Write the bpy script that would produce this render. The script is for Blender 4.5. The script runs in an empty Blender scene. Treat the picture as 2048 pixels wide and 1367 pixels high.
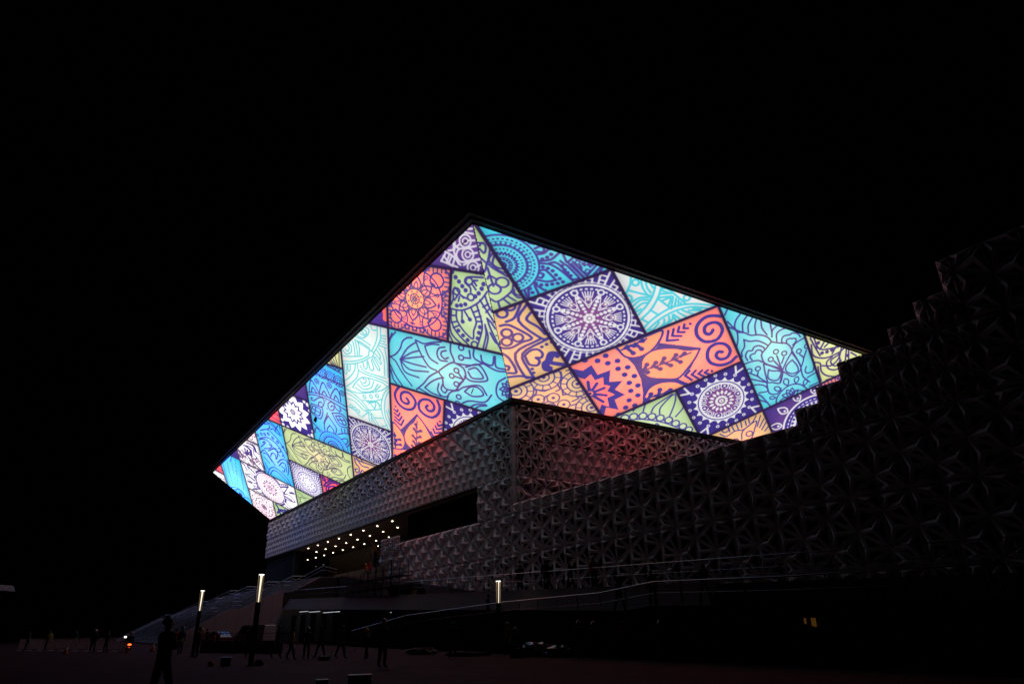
import bpy, bmesh, math, random
import numpy as np
from mathutils import Vector, Matrix
random.seed(7)
scene = bpy.context.scene
COL = scene.collection
PI = math.pi

# ------------------------------------------------------------------ camera, sky, exposure
cam_d = bpy.data.cameras.new('camera')
cam = bpy.data.objects.new('camera', cam_d); COL.objects.link(cam)
cam_d.sensor_width = 36.0; cam_d.lens = 23.16; cam_d.clip_start = 0.1; cam_d.clip_end = 3000
def cam_axes(pitch, roll):
    cp, sp, c, s = math.cos(pitch), math.sin(pitch), math.cos(roll), math.sin(roll)
    r = Vector((1, 0, 0)); u = Vector((0, -sp, cp)); f = Vector((0, cp, sp))
    return c*r + s*u, -s*r + c*u, f
cx, cu, cf = cam_axes(math.radians(23.172), math.radians(-1.128))
CAM_M = Matrix((cx, cu, -cf)).transposed().to_4x4(); CAM_M.translation = (0, 0, 1.6)
cam.matrix_world = CAM_M
scene.camera = cam
world = bpy.data.worlds.new('World'); scene.world = world; world.use_nodes = True
bg = world.node_tree.nodes['Background']
bg.inputs[0].default_value = (0.55, 0.5, 0.75, 1); bg.inputs[1].default_value = 0.00012
scene.view_settings.view_transform = 'Standard'; scene.view_settings.look = 'None'
scene.view_settings.exposure = 0.0; scene.view_settings.gamma = 1.0
scene.cycles.use_denoising = True
scene.cycles.max_bounces = 6; scene.cycles.diffuse_bounces = 4
scene.cycles.sample_clamp_indirect = 4.0

# ------------------------------------------------------------------ place: axes of the museum
YA = math.radians(33.4265)
AX = np.array([-math.sin(YA), math.cos(YA), 0.0])      # along the long front, away from the camera
BX = np.array([math.cos(YA), math.sin(YA), 0.0])       # into the building
C0 = np.array([-0.095, 70.0, 0.0])
def W(a, b, z):                                        # a along the front, b metres in front of it
    p = C0 + AX*a - BX*b; return (p[0], p[1], z)
def Wn(a, b, z):
    a, b, z = np.broadcast_arrays(np.asarray(a, float), np.asarray(b, float), np.asarray(z, float))
    p = C0 + a[..., None]*AX - b[..., None]*BX; p[..., 2] = z; return p
SQ = 2**0.5
ROT_A = math.atan2(AX[1], AX[0])

# ------------------------------------------------------------------ materials
def lin(c): c = np.asarray(c, float)/255; return np.where(c <= .04045, c/12.92, ((c+.055)/1.055)**2.4)
MATS = {}
def mat(name, col, rough=.6, metal=0.0, var=.15, scale=3.0, spec=.5, bump=0.0, emit=None, estr=1.0):
    if name in MATS: return MATS[name]
    m = bpy.data.materials.new(name); m.use_nodes = True; nt = m.node_tree; n = nt.nodes; p = n['Principled BSDF']
    p.inputs['Roughness'].default_value = rough; p.inputs['Metallic'].default_value = metal
    p.inputs['Specular IOR Level'].default_value = spec
    if emit is not None:
        p.inputs['Emission Color'].default_value = (*emit, 1); p.inputs['Emission Strength'].default_value = estr
    tc = n.new('ShaderNodeTexCoord'); nz = n.new('ShaderNodeTexNoise'); nz.inputs['Scale'].default_value = scale; nz.inputs['Detail'].default_value = 5
    nt.links.new(tc.outputs['Object'], nz.inputs['Vector'])
    rm = n.new('ShaderNodeMapRange'); rm.inputs[3].default_value = 1-var; rm.inputs[4].default_value = 1+var
    nt.links.new(nz.outputs['Fac'], rm.inputs[0])
    mx = n.new('ShaderNodeVectorMath'); mx.operation = 'SCALE'; mx.inputs[0].default_value = col
    nt.links.new(rm.outputs[0], mx.inputs['Scale']); nt.links.new(mx.outputs[0], p.inputs['Base Color'])
    if bump:
        b = n.new('ShaderNodeBump'); b.inputs['Strength'].default_value = bump; b.inputs['Distance'].default_value = .02
        nt.links.new(nz.outputs['Fac'], b.inputs['Height']); nt.links.new(b.outputs[0], p.inputs['Normal'])
    MATS[name] = m; return m
def led_material():
    m = bpy.data.materials.new('led_screen'); m.use_nodes = True; nt = m.node_tree; n = nt.nodes
    n.remove(n['Principled BSDF']); e = n.new('ShaderNodeEmission'); at = n.new('ShaderNodeAttribute'); at.attribute_name = 'pixel'
    nt.links.new(at.outputs['Color'], e.inputs[0]); e.inputs[1].default_value = LED_STRENGTH
    nt.links.new(e.outputs[0], n['Material Output'].inputs[0]); return m
LED_STRENGTH = 1.0
M_CLAD = mat('cladding_panel', (.84, .79, .80), .75, var=.12, scale=.7, spec=.08)
M_DARK = mat('dark_metal', (.022, .022, .024), .5, var=.2)
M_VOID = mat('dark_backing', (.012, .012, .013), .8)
M_ROOF = mat('roof_metal', (.10, .08, .08), .45, var=.2)
M_GLASS = mat('dark_glass', (.006, .006, .009), .03, var=.1, spec=.5)
M_STONE = mat('pale_stone', (.32, .28, .30), .75, var=.12, scale=1.2, spec=.15)
M_CONC = mat('concrete', (.16, .14, .14), .85, var=.2, scale=1.5, spec=.1)
M_STEEL = mat('brushed_steel', (.30, .28, .28), .35, metal=.9, var=.08)
M_BLACK = mat('black_paint', (.008, .008, .009), .6)

# ------------------------------------------------------------------ object helpers
def tag(o, label=None, cat=None, group=None, kind=None):
    if label: o['label'] = label
    if cat: o['category'] = cat
    if group: o['group'] = group
    if kind: o['kind'] = kind
    return o
def empty(name, loc=(0, 0, 0), rz=0.0):
    o = bpy.data.objects.new(name, None); o.location = loc; o.rotation_euler = (0, 0, rz); o.empty_display_size = .2
    COL.objects.link(o); return o
class MB:
    """collects shapes and links them as one mesh object"""
    def __init__(s): s.v = []; s.f = []; s.m = []; s.mi = 0
    def poly(s, pts):
        k = len(s.v); s.v += [tuple(map(float, p)) for p in pts]; s.f.append(tuple(range(k, k+len(pts)))); s.m.append(s.mi)
    def mesh(s, pts, faces):
        k = len(s.v); s.v += [tuple(map(float, p)) for p in pts]
        for f in faces: s.f.append(tuple(k+i for i in f)); s.m.append(s.mi)
    def hexa(s, lo, hi):                       # two rings of n points each
        n = len(lo); f = [tuple(range(n))[::-1], tuple(range(n, 2*n))]
        f += [(i, (i+1) % n, n+(i+1) % n, n+i) for i in range(n)]
        s.mesh(list(lo)+list(hi), f)
    def box(s, c, d, rz=0.0):
        x, y, z = d[0]/2, d[1]/2, d[2]/2; cr, sr = math.cos(rz), math.sin(rz); P = []
        for zz in (-z, z):
            for xx, yy in ((-x, -y), (x, -y), (x, y), (-x, y)): P.append((c[0]+xx*cr-yy*sr, c[1]+xx*sr+yy*cr, c[2]+zz))
        s.hexa(P[:4], P[4:])
    def wbox(s, a0, a1, b0, b1, z0, z1):       # box in museum axes
        q = [(a0, b0), (a1, b0), (a1, b1), (a0, b1)]
        s.hexa([W(a, b, z0) for a, b in q], [W(a, b, z1) for a, b in q])
    def tube(s, p, q, r0, r1=None, n=8):
        r1 = r0 if r1 is None else r1; p = Vector(p); q = Vector(q); d = (q-p)
        if d.length < 1e-6: return
        d.normalize(); x = d.orthogonal().normalized(); y = d.cross(x)
        s.hexa([p+(x*math.cos(t)+y*math.sin(t))*r0 for t in [2*PI*i/n for i in range(n)]], [q+(x*math.cos(t)+y*math.sin(t))*r1 for t in [2*PI*i/n for i in range(n)]])
    def path(s, pts, r, n=6):
        for p, q in zip(pts, pts[1:]): s.tube(p, q, r, r, n)
    def lathe(s, c, prof, n=12):
        for (r0, z0), (r1, z1) in zip(prof, prof[1:]):
            for i in range(n):
                t0, t1 = 2*PI*i/n, 2*PI*(i+1)/n
                P = [(c[0]+r0*math.cos(t0), c[1]+r0*math.sin(t0), c[2]+z0), (c[0]+r0*math.cos(t1), c[1]+r0*math.sin(t1), c[2]+z0), (c[0]+r1*math.cos(t1), c[1]+r1*math.sin(t1), c[2]+z1), (c[0]+r1*math.cos(t0), c[1]+r1*math.sin(t0), c[2]+z1)]
                s.poly(P)
    def ball(s, c, r, n=10, m=6):
        r = (r, r, r) if not hasattr(r, '__len__') else r
        P = []
        for j in range(m+1):
            ph = PI*j/m
            for i in range(n): P.append((c[0]+r[0]*math.sin(ph)*math.cos(2*PI*i/n), c[1]+r[1]*math.sin(ph)*math.sin(2*PI*i/n), c[2]-r[2]*math.cos(ph)))
        s.mesh(P, [(j*n+i, j*n+(i+1) % n, (j+1)*n+(i+1) % n, (j+1)*n+i) for j in range(m) for i in range(n)])
    def build(s, name, mats, parent=None, smooth=False, weld=False):
        me = bpy.data.meshes.new(name); me.from_pydata(s.v, [], s.f)
        for m in (mats if isinstance(mats, (list, tuple)) else [mats]): me.materials.append(m)
        if len(set(s.m)) > 1: me.polygons.foreach_set('material_index', s.m)
        if weld or smooth:
            bm = bmesh.new(); bm.from_mesh(me); bmesh.ops.remove_doubles(bm, verts=bm.verts, dist=1e-5); bmesh.ops.recalc_face_normals(bm, faces=bm.faces); bm.to_mesh(me); bm.free()
        if smooth: me.polygons.foreach_set('use_smooth', [True]*len(me.polygons))
        me.update(); o = bpy.data.objects.new(name, me); COL.objects.link(o)
        if parent is not None: o.parent = parent; o.matrix_parent_inverse = Matrix.Identity(4)
        return o
    def lbuild(s, name, mats, parent, **k):    # shapes given in world coordinates, parent not at the origin
        o = s.build(name, mats, None, **k); inv = parent.matrix_basis.inverted() if parent.parent is None else (parent.parent.matrix_basis @ parent.matrix_basis).inverted()
        o.data.transform(inv); o.parent = parent; return o

# ------------------------------------------------------------------ the picture on the LED soffit
# stroke lists, in thousandths of a patch side, for the drawn ornament of each patch
TR = {'co_leaf':[[1538,523,1425,635,1258,750,1097,829,922,746,773,637,730,512,767,384,840,301,951,262,1093,287,1254,365,1374,457],[601,10,644,197,794,277,975,251,1135,141,1198,33,996,25],[581,904,707,792,868,780,1035,856,1132,968,1190,1027,906,1027,700,1040]],
'co_bg':[[577,21,674,213,794,277,1006,266,1150,150,1222,-2,1102,196,1552,512,1317,756,1100,845,1215,1015,938,1045,506,1033,605,825,670,606,682,362,638,169]],
'co_stem':[[739,492,1016,517,1408,524],[642,78,979,64],[628,931,961,991]],
'co_blob':[820,436,784,542,934,460,947,568,1054,450,1088,581,1211,471,1222,590,1319,498,718,71,744,178,801,90,860,168,922,69,682,897,752,964,812,892,887,975,933,961],
'co_spir':[[1967,169,1892,122,1792,95,1680,130,1603,211,1580,322,1624,431,1714,483,1817,483,1911,395,1920,297,1876,230,1808,208,1738,218,1697,269,1695,329,1734,363,1777,349,1800,324],[1944,884,1832,929,1693,907,1592,813,1582,692,1655,573,1780,554,1879,623,1903,744,1829,831,1730,816,1695,740,1742,687,1795,714]],
'co_chev':[[1269,77,1196,205,1329,258],[1339,82,1284,169,1389,222],[1416,81,1370,147,1448,185],[1491,78,1458,126,1511,151],[1561,97,1566,104],[1283,790,1200,834,1253,946],[1361,827,1285,864,1341,966],[1437,868,1371,894,1426,978],[1511,902,1455,918,1506,986],[1555,938,1555,949]],
'co_dot':[439,71,323,95,414,184,531,206,487,319,600,355,520,442,617,520,518,588,596,680,483,715,532,828,403,846,431,961,316,932,197,19,190,993],
'co_star':[[11,57,109,146,234,117,235,285,397,293,310,453,458,518,320,597,396,736,252,747,222,923,108,806,37,900,-53,885,-142,397],[8,195,74,276,170,240,171,348,276,353,231,463,295,518,228,573,286,672,184,670,143,818,80,732,4,822,-25,652,-53,375]],
'co_pet':[[31,506,90,329],[31,506,172,403],[31,506,216,511],[31,506,189,629],[31,506,114,704]],
'lo':[[241,246,142,322,93,413,98,514],[314,319,220,399,168,549],[377,378,280,467,240,584],[418,426,360,525,332,660],[468,479,444,605,476,742],[576,591,554,741],[97,104,32,175],[32,288,101,506],[16,375,168,549],[98,514,70,618,14,730],[98,514,183,556,254,641,372,691,465,776,502,877],[145,666,207,728,312,771,389,851,429,913],[145,666,113,781,47,850,30,924],[81,1024,76,938,133,873,194,895,233,854,301,857,354,905,371,956],[142,1046,129,986,165,953,215,958,252,925,306,943,324,994],[499,886,386,964,311,1009,287,1080,307,1209,494,1408,492,1473],[499,886,599,958,703,1022,743,1127,728,1205,612,1317,497,1455],[502,1152,499,1422],[593,1232,531,1318],[435,1223,492,1386],[835,1305,872,1401,798,1528],[953,1280,872,1401],[753,1154,827,1085,944,1060,1025,1059],[740,1168,775,1382,789,1524],[641,990,656,915,710,880,793,901,832,889,907,937,930,1011],[703,1022,719,967,766,960,805,980,852,1003,846,1053,780,1093],[577,916,616,791,713,758,794,779],[531,811,573,709,654,669],[157,1290,131,1365,218,1536],[51,1265,131,1365],[26,1059,126,1069,221,1098,270,1158],[277,1192,253,1320,229,1530],[312,1330,359,1379,451,1430,470,1484,388,1574,307,1541,261,1459,312,1330],[277,1192,383,1304,497,1455,493,1497,446,1561,401,1649],[697,1341,589,1394,552,1485,624,1581,726,1580,739,1475,697,1341],[728,1205,780,1429,779,1563,707,1615,610,1629,515,1486],[870,1568,831,1638,853,1695,946,1700,991,1609],[27,1361,218,1536,295,1579,401,1649,490,1507],[22,1481,100,1514,169,1576,192,1646,176,1694,53,1657],[215,1545,190,1737,292,1819,386,1756],[221,2014,267,1898,367,1815,492,1771,600,1785,694,1850,756,1967,769,2022],[830,1775,929,1760,1037,1750],[817,1955,981,1953],[784,1543,770,1718,840,1874],[-14,1642,64,1733,129,1983],[-1,1765,117,1905]],
'lo_ring':[511,1081,618,1169,399,1171,839,1242,980,1218,45,1207,172,1233],
'lo_leaf':[[298,1683,373,1795],[495,1612,495,1761],[682,1669,627,1789],[805,1795,737,1898],[169,1830,254,1879],[502,1988,456,1831],[502,1988,547,1836],[502,1988,627,1918],[502,1988,703,1985],[502,1988,364,1885],[457,2009,298,1977]],
'll':[[25,497,127,429,215,303,259,172,342,94,424,75],[25,497,123,556,208,683,293,790,424,928],[211,501,342,273,484,139],[211,501,403,338,546,262],[211,501,424,414,628,341],[211,501,424,518,672,513],[211,501,382,635,713,583],[211,501,295,702,550,736],[10,629,116,819,247,982],[29,734,69,900,135,971],[-1,294,47,161,135,43],[25,187,71,76],[485,99,546,243,628,381,731,496,852,523],[495,98,624,125,759,74,910,29],[644,159,686,267,747,350,867,398],[644,159,760,102,874,84],[969,99,876,141,851,244,903,329,1017,319],[991,151,925,186,919,246,978,289,1033,255],[1058,22,1065,151,1128,288,1057,347,947,457,891,533,953,618,979,756,1041,801,1157,785],[1286,189,1357,180],[1347,62,1374,176],[1213,471,1294,558],[1161,536,1294,558,1225,649],[1129,308,1280,364,1325,488,1294,558,1194,753],[1362,361,1473,310,1590,430,1506,475,1417,482,1355,401],[1315,335,1503,245,1639,397,1630,478,1421,540,1307,494],[1167,317,1383,288,1569,209],[1412,9,1425,153,1569,209,1762,267,1893,248],[1523,91,1549,177,1637,208,1703,191,1707,62],[1722,58,1756,212,1889,213],[510,968,635,818,735,661,872,539],[552,931,764,997,971,1040],[658,888,758,759,876,661,973,612],[658,888,784,947,948,960],[899,738,884,872,968,954,1066,922],[959,742,943,831,1005,876,1041,822],[1157,785,1249,735,1320,672,1550,580,1669,704],[1326,752,1411,643,1536,624,1618,721,1459,792,1326,752],[1051,1014,1065,900,1120,818,1232,761],[1213,1069,1394,899,1647,834,1738,681],[1404,1045,1508,924,1668,869],[1520,1070,1547,952,1687,883],[1904,339,1815,441,1797,583,1843,688,1951,731]],
'll_ring':[1223,47,1233,203,1174,433,1105,543,1187,661,1239,875,1227,998],
'll_leaf':[[1990,502,1866,444],[1990,502,1844,548],[1990,502,1888,632],[1990,502,1926,388],[1990,502,1958,650]],
'bl':[[617,31,927,112],[636,10,699,54,740,-2,798,73,857,-4,881,79,939,3],[312,296,982,359],[65,779,102,613,163,478,234,557,319,714],[330,761,359,635,458,440,542,560,595,693],[607,739,658,622,777,479,852,609,853,758],[125,760,163,646,214,680,261,733],[388,743,459,636,521,717],[696,743,743,644,802,742],[-41,830,162,764,444,742,710,772,983,830],[-30,879,153,820,437,796,701,843,974,918],[138,911,101,906,91,961,169,953,258,871,359,820,428,849,413,959,342,1052,268,1042,280,968,342,930,367,957],[832,935,809,909,837,967,772,989,706,943,681,867,612,839,531,901,519,992,567,1045,642,1018,671,939,618,922,586,969],[75,1056,357,1083,257,1373,11,1258,75,1056],[107,1099,295,1123,228,1309,42,1247,107,1099],[596,1105,873,1049,989,1288,748,1352,596,1105],[681,1144,849,1102,929,1266,773,1289,681,1144],[181,1118,125,1282],[75,1172,261,1215],[766,1122,856,1276],[727,1216,894,1181],[479,1147,398,1321,341,1452],[488,1215,364,1424,341,1583,348,1676],[488,1215,583,1342,661,1459,620,1644],[494,1449,423,1551,412,1631],[494,1449,578,1529,585,1620],[14,1537,121,1612,229,1684,303,1713],[5,1714,74,1784],[27,1822,115,1652,201,1733],[682,1600,896,1496,1000,1527,984,1702,854,1891],[744,1707,881,1632,931,1686,864,1790],[796,1407,803,1515],[870,1396,879,1485],[945,1367,953,1474]],
'bl_ring':[308,460,614,465,908,542],
'bl_semi':[464,237,661,266,854,304],
'bl_dot':[314,335,397,328,468,331,538,334,607,346,676,349,735,364,794,378,862,389,919,403,479,846,480,1043,561,139,772,172],
'bl_c':[537,2007,166,1904,585,1620],
'wa':[[-26,847,219,799,458,686,585,589],[-12,894,213,850,454,736,618,613],[785,3,774,208,716,371,642,497],[848,-10,837,223,764,390,691,516],[585,589,610,490,691,516,652,604],[658,-13,684,97,764,93],[372,270,489,289,595,205,618,111,521,88,450,147],[443,223,526,235,572,180,526,131,473,172,520,207],[312,360,465,386,612,443],[351,305,503,331,632,391],[379,391,405,494,393,623,462,637],[379,391,512,436,610,474],[128,450,230,488,218,619,103,681,37,616],[159,490,190,546,146,621,95,586],[274,400,298,520,301,679],[327,388,350,523,357,648],[5,738,154,717,409,651],[840,163,935,157],[838,208,933,209],[836,253,930,260],[817,302,944,308],[798,351,943,361],[342,815,350,929,490,973,699,980,901,1002,999,1039],[394,834,459,915,684,934,903,935],[910,369,949,619,954,905],[796,398,887,558,889,891],[454,736,480,860,534,845,543,712],[562,691,602,859,673,822,632,657],[651,620,758,815,794,773,686,595],[705,575,815,688,826,637,724,523],[760,452,821,544,803,596],[43,896,34,1069,80,1074,99,897],[118,893,124,1009,164,982,174,877],[288,830,257,973,129,1147,4,1254],[350,929,300,1097,177,1238,30,1372],[-12,1403,253,1429,571,1327,824,1195,982,1044],[185,1342,251,1233,411,1064,626,1035,831,1040,931,1094],[428,1076,499,1089,476,1156,421,1165],[369,1146,435,1230,565,1155,554,1055],[306,1233,429,1302,597,1214,658,1076],[242,1324,406,1362,628,1273,743,1101],[682,1256,794,1118],[392,1547,615,1491,816,1388],[4,1435,155,1460,336,1547,510,1710,647,1887,748,2060],[16,1504,185,1542,365,1648,540,1812,675,2049],[982,1078,855,1270,793,1502,817,1749,931,2026],[997,1123,906,1289,863,1496,871,1729,988,1967],[42,1626,197,1631,376,1757,468,1781],[25,1804,158,1834,304,1935],[484,1553,668,1509,642,1664],[519,1578,706,1479,769,1618],[573,1577,643,1645],[705,1496,774,1527],[451,1749,788,1612],[342,1941,506,1768],[503,1806,511,1975],[559,1805,567,1973],[630,1855,797,1803],[894,1611,973,1840],[930,1562,987,1705],[788,1986,900,1924]],
'wa_ring':[436,1457,581,1404,712,1351,112,1769,195,1797,270,1832],
'wr':[[165,172,118,263,24,361],[70,338,150,410,239,485],[253,261,230,365,239,485],[293,304,277,395,290,472],[334,349,344,416],[239,485,274,510],[20,503,134,483,253,524],[19,557,134,518,225,552],[15,618,126,570,196,584],[17,648,91,635],[437,448,338,575,195,695,40,770],[382,397,293,519,164,624,25,698],[334,584,430,786],[193,702,250,805],[40,770,97,854],[24,896,152,834,328,785,490,777,706,838,962,987],[20,961,174,893,342,849,504,840,691,879,889,1002],[440,477,506,524,624,801],[412,491,484,559],[386,534,514,582],[360,578,505,624],[376,631,481,641,414,731],[514,638,437,770],[539,677,483,773],[556,712,527,784],[570,757,564,791],[40,952,111,968,203,916,210,881],[173,988,260,953,292,893],[246,985,336,941,361,877],[296,980,385,937,408,880],[415,883,416,981],[425,878,473,979],[484,869,554,978],[548,870,652,977],[623,906,761,970],[681,903,774,957]],
'wr_ring':[180,270,666,723,20,435],
'gf':[[-3,539,164,538,306,468,426,362,510,225],[255,364,150,326,71,239,38,301,50,385,25,476],[290,261,278,207,203,151,206,97,261,69,439,50],[107,346,67,411],[137,355,126,414],[166,336,197,360],[295,151,358,222],[321,120,360,167],[320,106,367,100],[188,548,196,679],[224,541,305,643],[105,549,120,680,229,824,372,916,376,792,402,667,357,559,306,468],[30,563,38,712,124,863,272,986,414,1063,482,829,482,665,388,424],[18,640,95,625],[39,741,115,712],[74,811,149,765],[355,530,423,489],[389,596,458,568],[409,651,479,636],[3,658,47,895,197,1020,324,1070],[0,891,88,1046],[525,671,554,813,531,1033],[424,348,504,446,598,555,646,617],[488,282,541,396,605,482],[474,436,540,383],[523,498,572,433],[545,579,599,699,720,896,788,1001],[545,579,606,625,669,699],[607,772,691,888,749,905],[545,725,586,852,564,1058]],
'gf_dot':[15,36,66,100,117,150,167,204,218,251,153,838,226,895,299,948,458,722,452,806,441,892,207,693,308,642,108,482,167,467,228,442,358,311,400,263,435,196,453,133],
'gf_ring':[92,288,258,125,296,332,404,994],
'pd':[[35,622,53,695,125,725,324,672],[111,726,79,768,75,819,121,878,191,882,377,822],[24,661,45,797,110,918],[-84,786,19,826,138,927],[-137,910,-83,811],[-137,910,97,959],[-103,840,-3,946],[-25,817,-62,926],[5,839,-33,936],[50,861,26,956],[180,922,260,873,391,826],[28,735,107,676],[-42,768,43,746],[98,519,272,533],[136,491,255,476],[225,615,298,608],[265,771,344,750],[346,926,397,895]],
'pd_ring':[179,626,226,786,309,938],
'tm':[[345,640,438,699,504,817,555,971],[286,723,348,730,375,791,399,893],[229,819,309,874,399,893],[172,835,228,951,245,968],[278,740,316,776,276,809,246,786],[380,462,445,460,462,505,426,528,377,499],[361,531,442,545,517,508],[357,616,467,642,567,605,620,598],[433,677,491,691,528,768,553,941,630,974],[547,695,565,742,591,793,635,966],[611,614,599,726],[619,735,714,695],[605,729,678,984],[635,772,685,987],[661,753,719,971],[719,971,892,880],[702,720,863,868],[712,824,709,864],[745,808,754,843],[798,841,803,884],[823,841,833,876],[799,984,905,927],[873,976,912,950],[359,379,397,412],[549,541,495,519],[50,881,33,976],[109,846,51,974],[169,874,159,972]],
'tm_dot':[351,692,390,728,420,775,428,835,442,892,454,943,397,938,341,924,286,910,235,888,194,848,390,606,444,604,498,586,533,758,540,812,551,857,563,903,110,883,110,939],
'tm_sq':[703,780,750,922,788,826],
'tm_c':[-9,540,310,636,-15,882,250,229],
'oh':[[615,184,676,199,727,254,827,466,704,475,588,494,518,473,479,438],[985,48,811,204,910,515,977,550],[972,161,891,228,951,364,973,484],[929,23,793,151,694,163],[906,522,576,583,512,912,562,956],[973,555,641,618,593,872,590,972],[647,652,736,618,809,641,826,715,785,759,738,733,751,790,710,835,668,821,632,775,647,652],[455,504,488,617,465,818,384,791],[414,691,433,719,404,752],[356,842,475,890,584,986]],
'oh_f':[[967,788,899,752,824,829,775,852,751,924,793,964],[951,822,922,781,846,858,902,921,975,977],[827,847,783,908,807,937]],
'oh_ring':[629,297,701,402,574,400,709,51,821,1],
'oh_dot':[862,627,923,618,630,858,618,915,985,617],
'os':[[480,42,598,214,831,152,985,98],[383,196,485,46,443,-14],[380,177,466,35],[406,245,492,102],[821,147,848,41],[855,130,884,43],[748,373,810,193],[785,376,828,222],[751,366,846,411,928,514],[446,145,473,214,520,170,512,113],[706,277,759,271,767,204],[797,511,880,504,873,464],[531,319,572,289,608,292],[758,563,844,577],[482,417,559,416,600,488],[460,385,576,382,613,514],[989,65,941,56],[1036,125,1008,76]],
'os_ring':[481,290,635,353,693,506],
'os_sun':[681,25,966,298,330,61,952,717],
'ga':[[375,34,430,-1],[475,122,562,11,668,-7],[569,179,663,99,930,38],[656,261,718,159,946,48,944,128,865,247,752,375],[826,421,947,352,982,317],[319,165,443,241,632,416,777,622,850,757],[206,67,337,121,478,207,635,360,791,587,884,779],[507,423,558,397,572,463]],
'ga_ring':[236,86,342,124,451,177,550,250,636,332,721,427,782,532,849,638,899,743],
'gs':[[913,239,938,221,964,241,949,290,908,329,897,268],[854,371,879,438,940,369,987,296,993,243],[879,438,825,509,789,532],[879,438,902,523,976,661],[972,364,906,430,940,568,984,616],[984,387,924,466,936,518,980,565],[856,494,832,580,800,711],[792,611,828,587,869,655],[694,833,746,899,918,845,981,773],[746,899,725,981],[810,897,835,971],[866,882,905,962],[924,848,940,926,968,949],[957,831,942,876,968,919],[905,199,960,222]],
'gs_ring':[897,706,791,748],
'yf':[[70,1106,110,1364,133,1486],[124,1111,164,1370,460,1478],[267,1269,164,1370],[329,1323,241,1366],[55,1226,34,1434,205,1570,435,1577,541,1543],[458,1411,328,1544],[521,1466,409,1678,253,1754,117,1681],[430,1597,417,1727,338,1801,275,1743,279,1654,425,1617],[434,1736,340,1872,203,1797,200,1658,311,1603],[18,1560,95,1624,74,1773,136,1901,286,2007,348,1995],[46,1665,28,1795,24,1956],[35,2058,114,1983,315,2048],[570,1581,503,1773],[605,1599,561,1781],[626,1677,700,1784]],
'yf_dot':[167,1245,120,1314,176,1453,256,1472,341,1479,563,1706,590,1820],
'o3':[[267,69,339,165,492,139,603,185,765,139,873,36],[524,360,596,205,839,136,783,249,705,375,645,439],[821,248,934,73],[845,288,961,162],[863,349,972,243],[902,400,976,346],[426,23,412,112],[476,32,478,129],[549,29,543,148],[622,26,602,135],[688,43,676,132],[747,31,735,120]],
'o3_ring':[367,36,666,313,424,333],
'b2':[[217,455,488,325,650,402,819,544,927,737,998,877],[112,739,331,625,472,592,664,657,808,814,890,1024],[65,807,256,705,415,712,544,829,728,1047],[420,190,563,134,593,214,488,325],[497,91,669,117,885,261],[595,10,768,125,901,301],[884,58,759,266,918,341],[602,280,694,222,752,291],[945,-98,942,126],[89,1023,281,818,265,775,189,856],[197,1027,411,936,492,827,417,810],[329,1047,619,846,667,974,591,1184],[369,1206,459,1065,565,1069,554,1227],[501,897,612,874],[735,796,814,787,761,908,680,919],[33,1227,182,1085,332,1249,467,1474],[121,1214,238,1188,379,1383],[113,1347,272,1485],[587,1315,761,1132,922,1110,947,1352,868,1599],[619,1403,765,1233,862,1264,850,1503],[702,1390,801,1421,746,1553,699,1522],[106,1917,218,1698,390,1563,578,1580,812,1733,905,1931],[195,1901,329,1699,502,1670,739,1823,827,1916],[89,1543,153,1729],[24,1681,89,1869],[857,940,815,1008],[962,1041,983,1182]],
'b2_ring':[75,656,220,568,345,524,480,458,610,531,751,597,902,684],
'w2':[[338,272,533,216,730,236,702,433,776,481,682,603,549,554,354,318],[503,125,797,103,828,299,909,316],[408,244,622,309,565,602],[800,496,881,622,995,841],[612,744,812,872,978,904],[569,793,712,808,844,969],[427,664,612,744],[434,744,576,873],[33,565,171,614,160,840],[120,581,222,647],[-83,725,47,807],[-216,840,56,972],[201,711,333,680,374,744]],
'w2_f':[[541,96,802,90,860,285,778,320,739,154],[398,273,656,295,625,548,534,508,555,338]],
'w2_ray':[[371,553,211,487],[371,553,360,396],[371,553,487,367],[371,553,528,430],[371,553,534,508],[371,553,462,649]],
'wl_e':[1023,529,609,345,1429,709,1409,60,613,1001],
'wl':[[269,49,488,32,602,262,487,347,306,232,269,49],[82,457,354,383,516,567,362,675,156,630,82,457],[295,801,583,773,596,948,407,956,295,801],[1404,203,1624,90,1765,73,1552,409,1431,331],[1474,509,1721,406,1908,563,1671,636,1509,607],[1413,778,1579,805,1720,934,1549,941],[285,100,563,296],[134,491,481,586],[205,1001,577,791],[1410,299,1784,104],[1491,558,1846,596],[1765,324,1941,259],[86,755,278,748],[20,51,150,133,197,284]],
'f2':[533,497,30,118,1086,12],
'tl':[[8,1596,292,1384,584,1329,810,1468,1011,1685],[53,1673,295,1480,547,1446,746,1568,948,1786],[674,11,514,285],[535,1485,693,1630,598,1714],[171,1745,346,1852]],
'tl_dash':[[121,496,51,1475],[356,358,290,1288],[798,69,502,1371],[608,155,430,1280],[917,391,761,1299]],
'tl_c':[543,1562,822,1757],
'gr3':[[80,91,297,160,517,133],[71,306,360,172],[151,123,384,274],[66,215,150,476],[75,518,175,226,292,302]],
'rd':[[69,352,149,207,341,48,569,14],[114,457,153,309,333,113,489,75],[174,447,234,289,400,182],[123,117,131,195],[56,48,77,160,144,107,77,38],[205,75,365,15]],
'wf_c':[441,437,491,931,929,470],
'yp':[[116,64,194,237,204,454],[160,258,434,224,556,59],[90,424,263,197,449,152],[431,100,574,111]],
'ol':[[56,61,186,81,302,75,559,49],[130,43,236,185,410,166],[66,103,101,215,157,253,161,381,80,453,58,365,121,336],[39,572,171,442,240,311,284,322],[234,28,288,82],[71,558,215,454]]}
KS = .693; PITCH = .085
XL = [.3, 8.3, 16.5, 24.5, 32.5, 40.35, 48.6, 56.6, 64.75, 72.8, 81]
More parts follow.
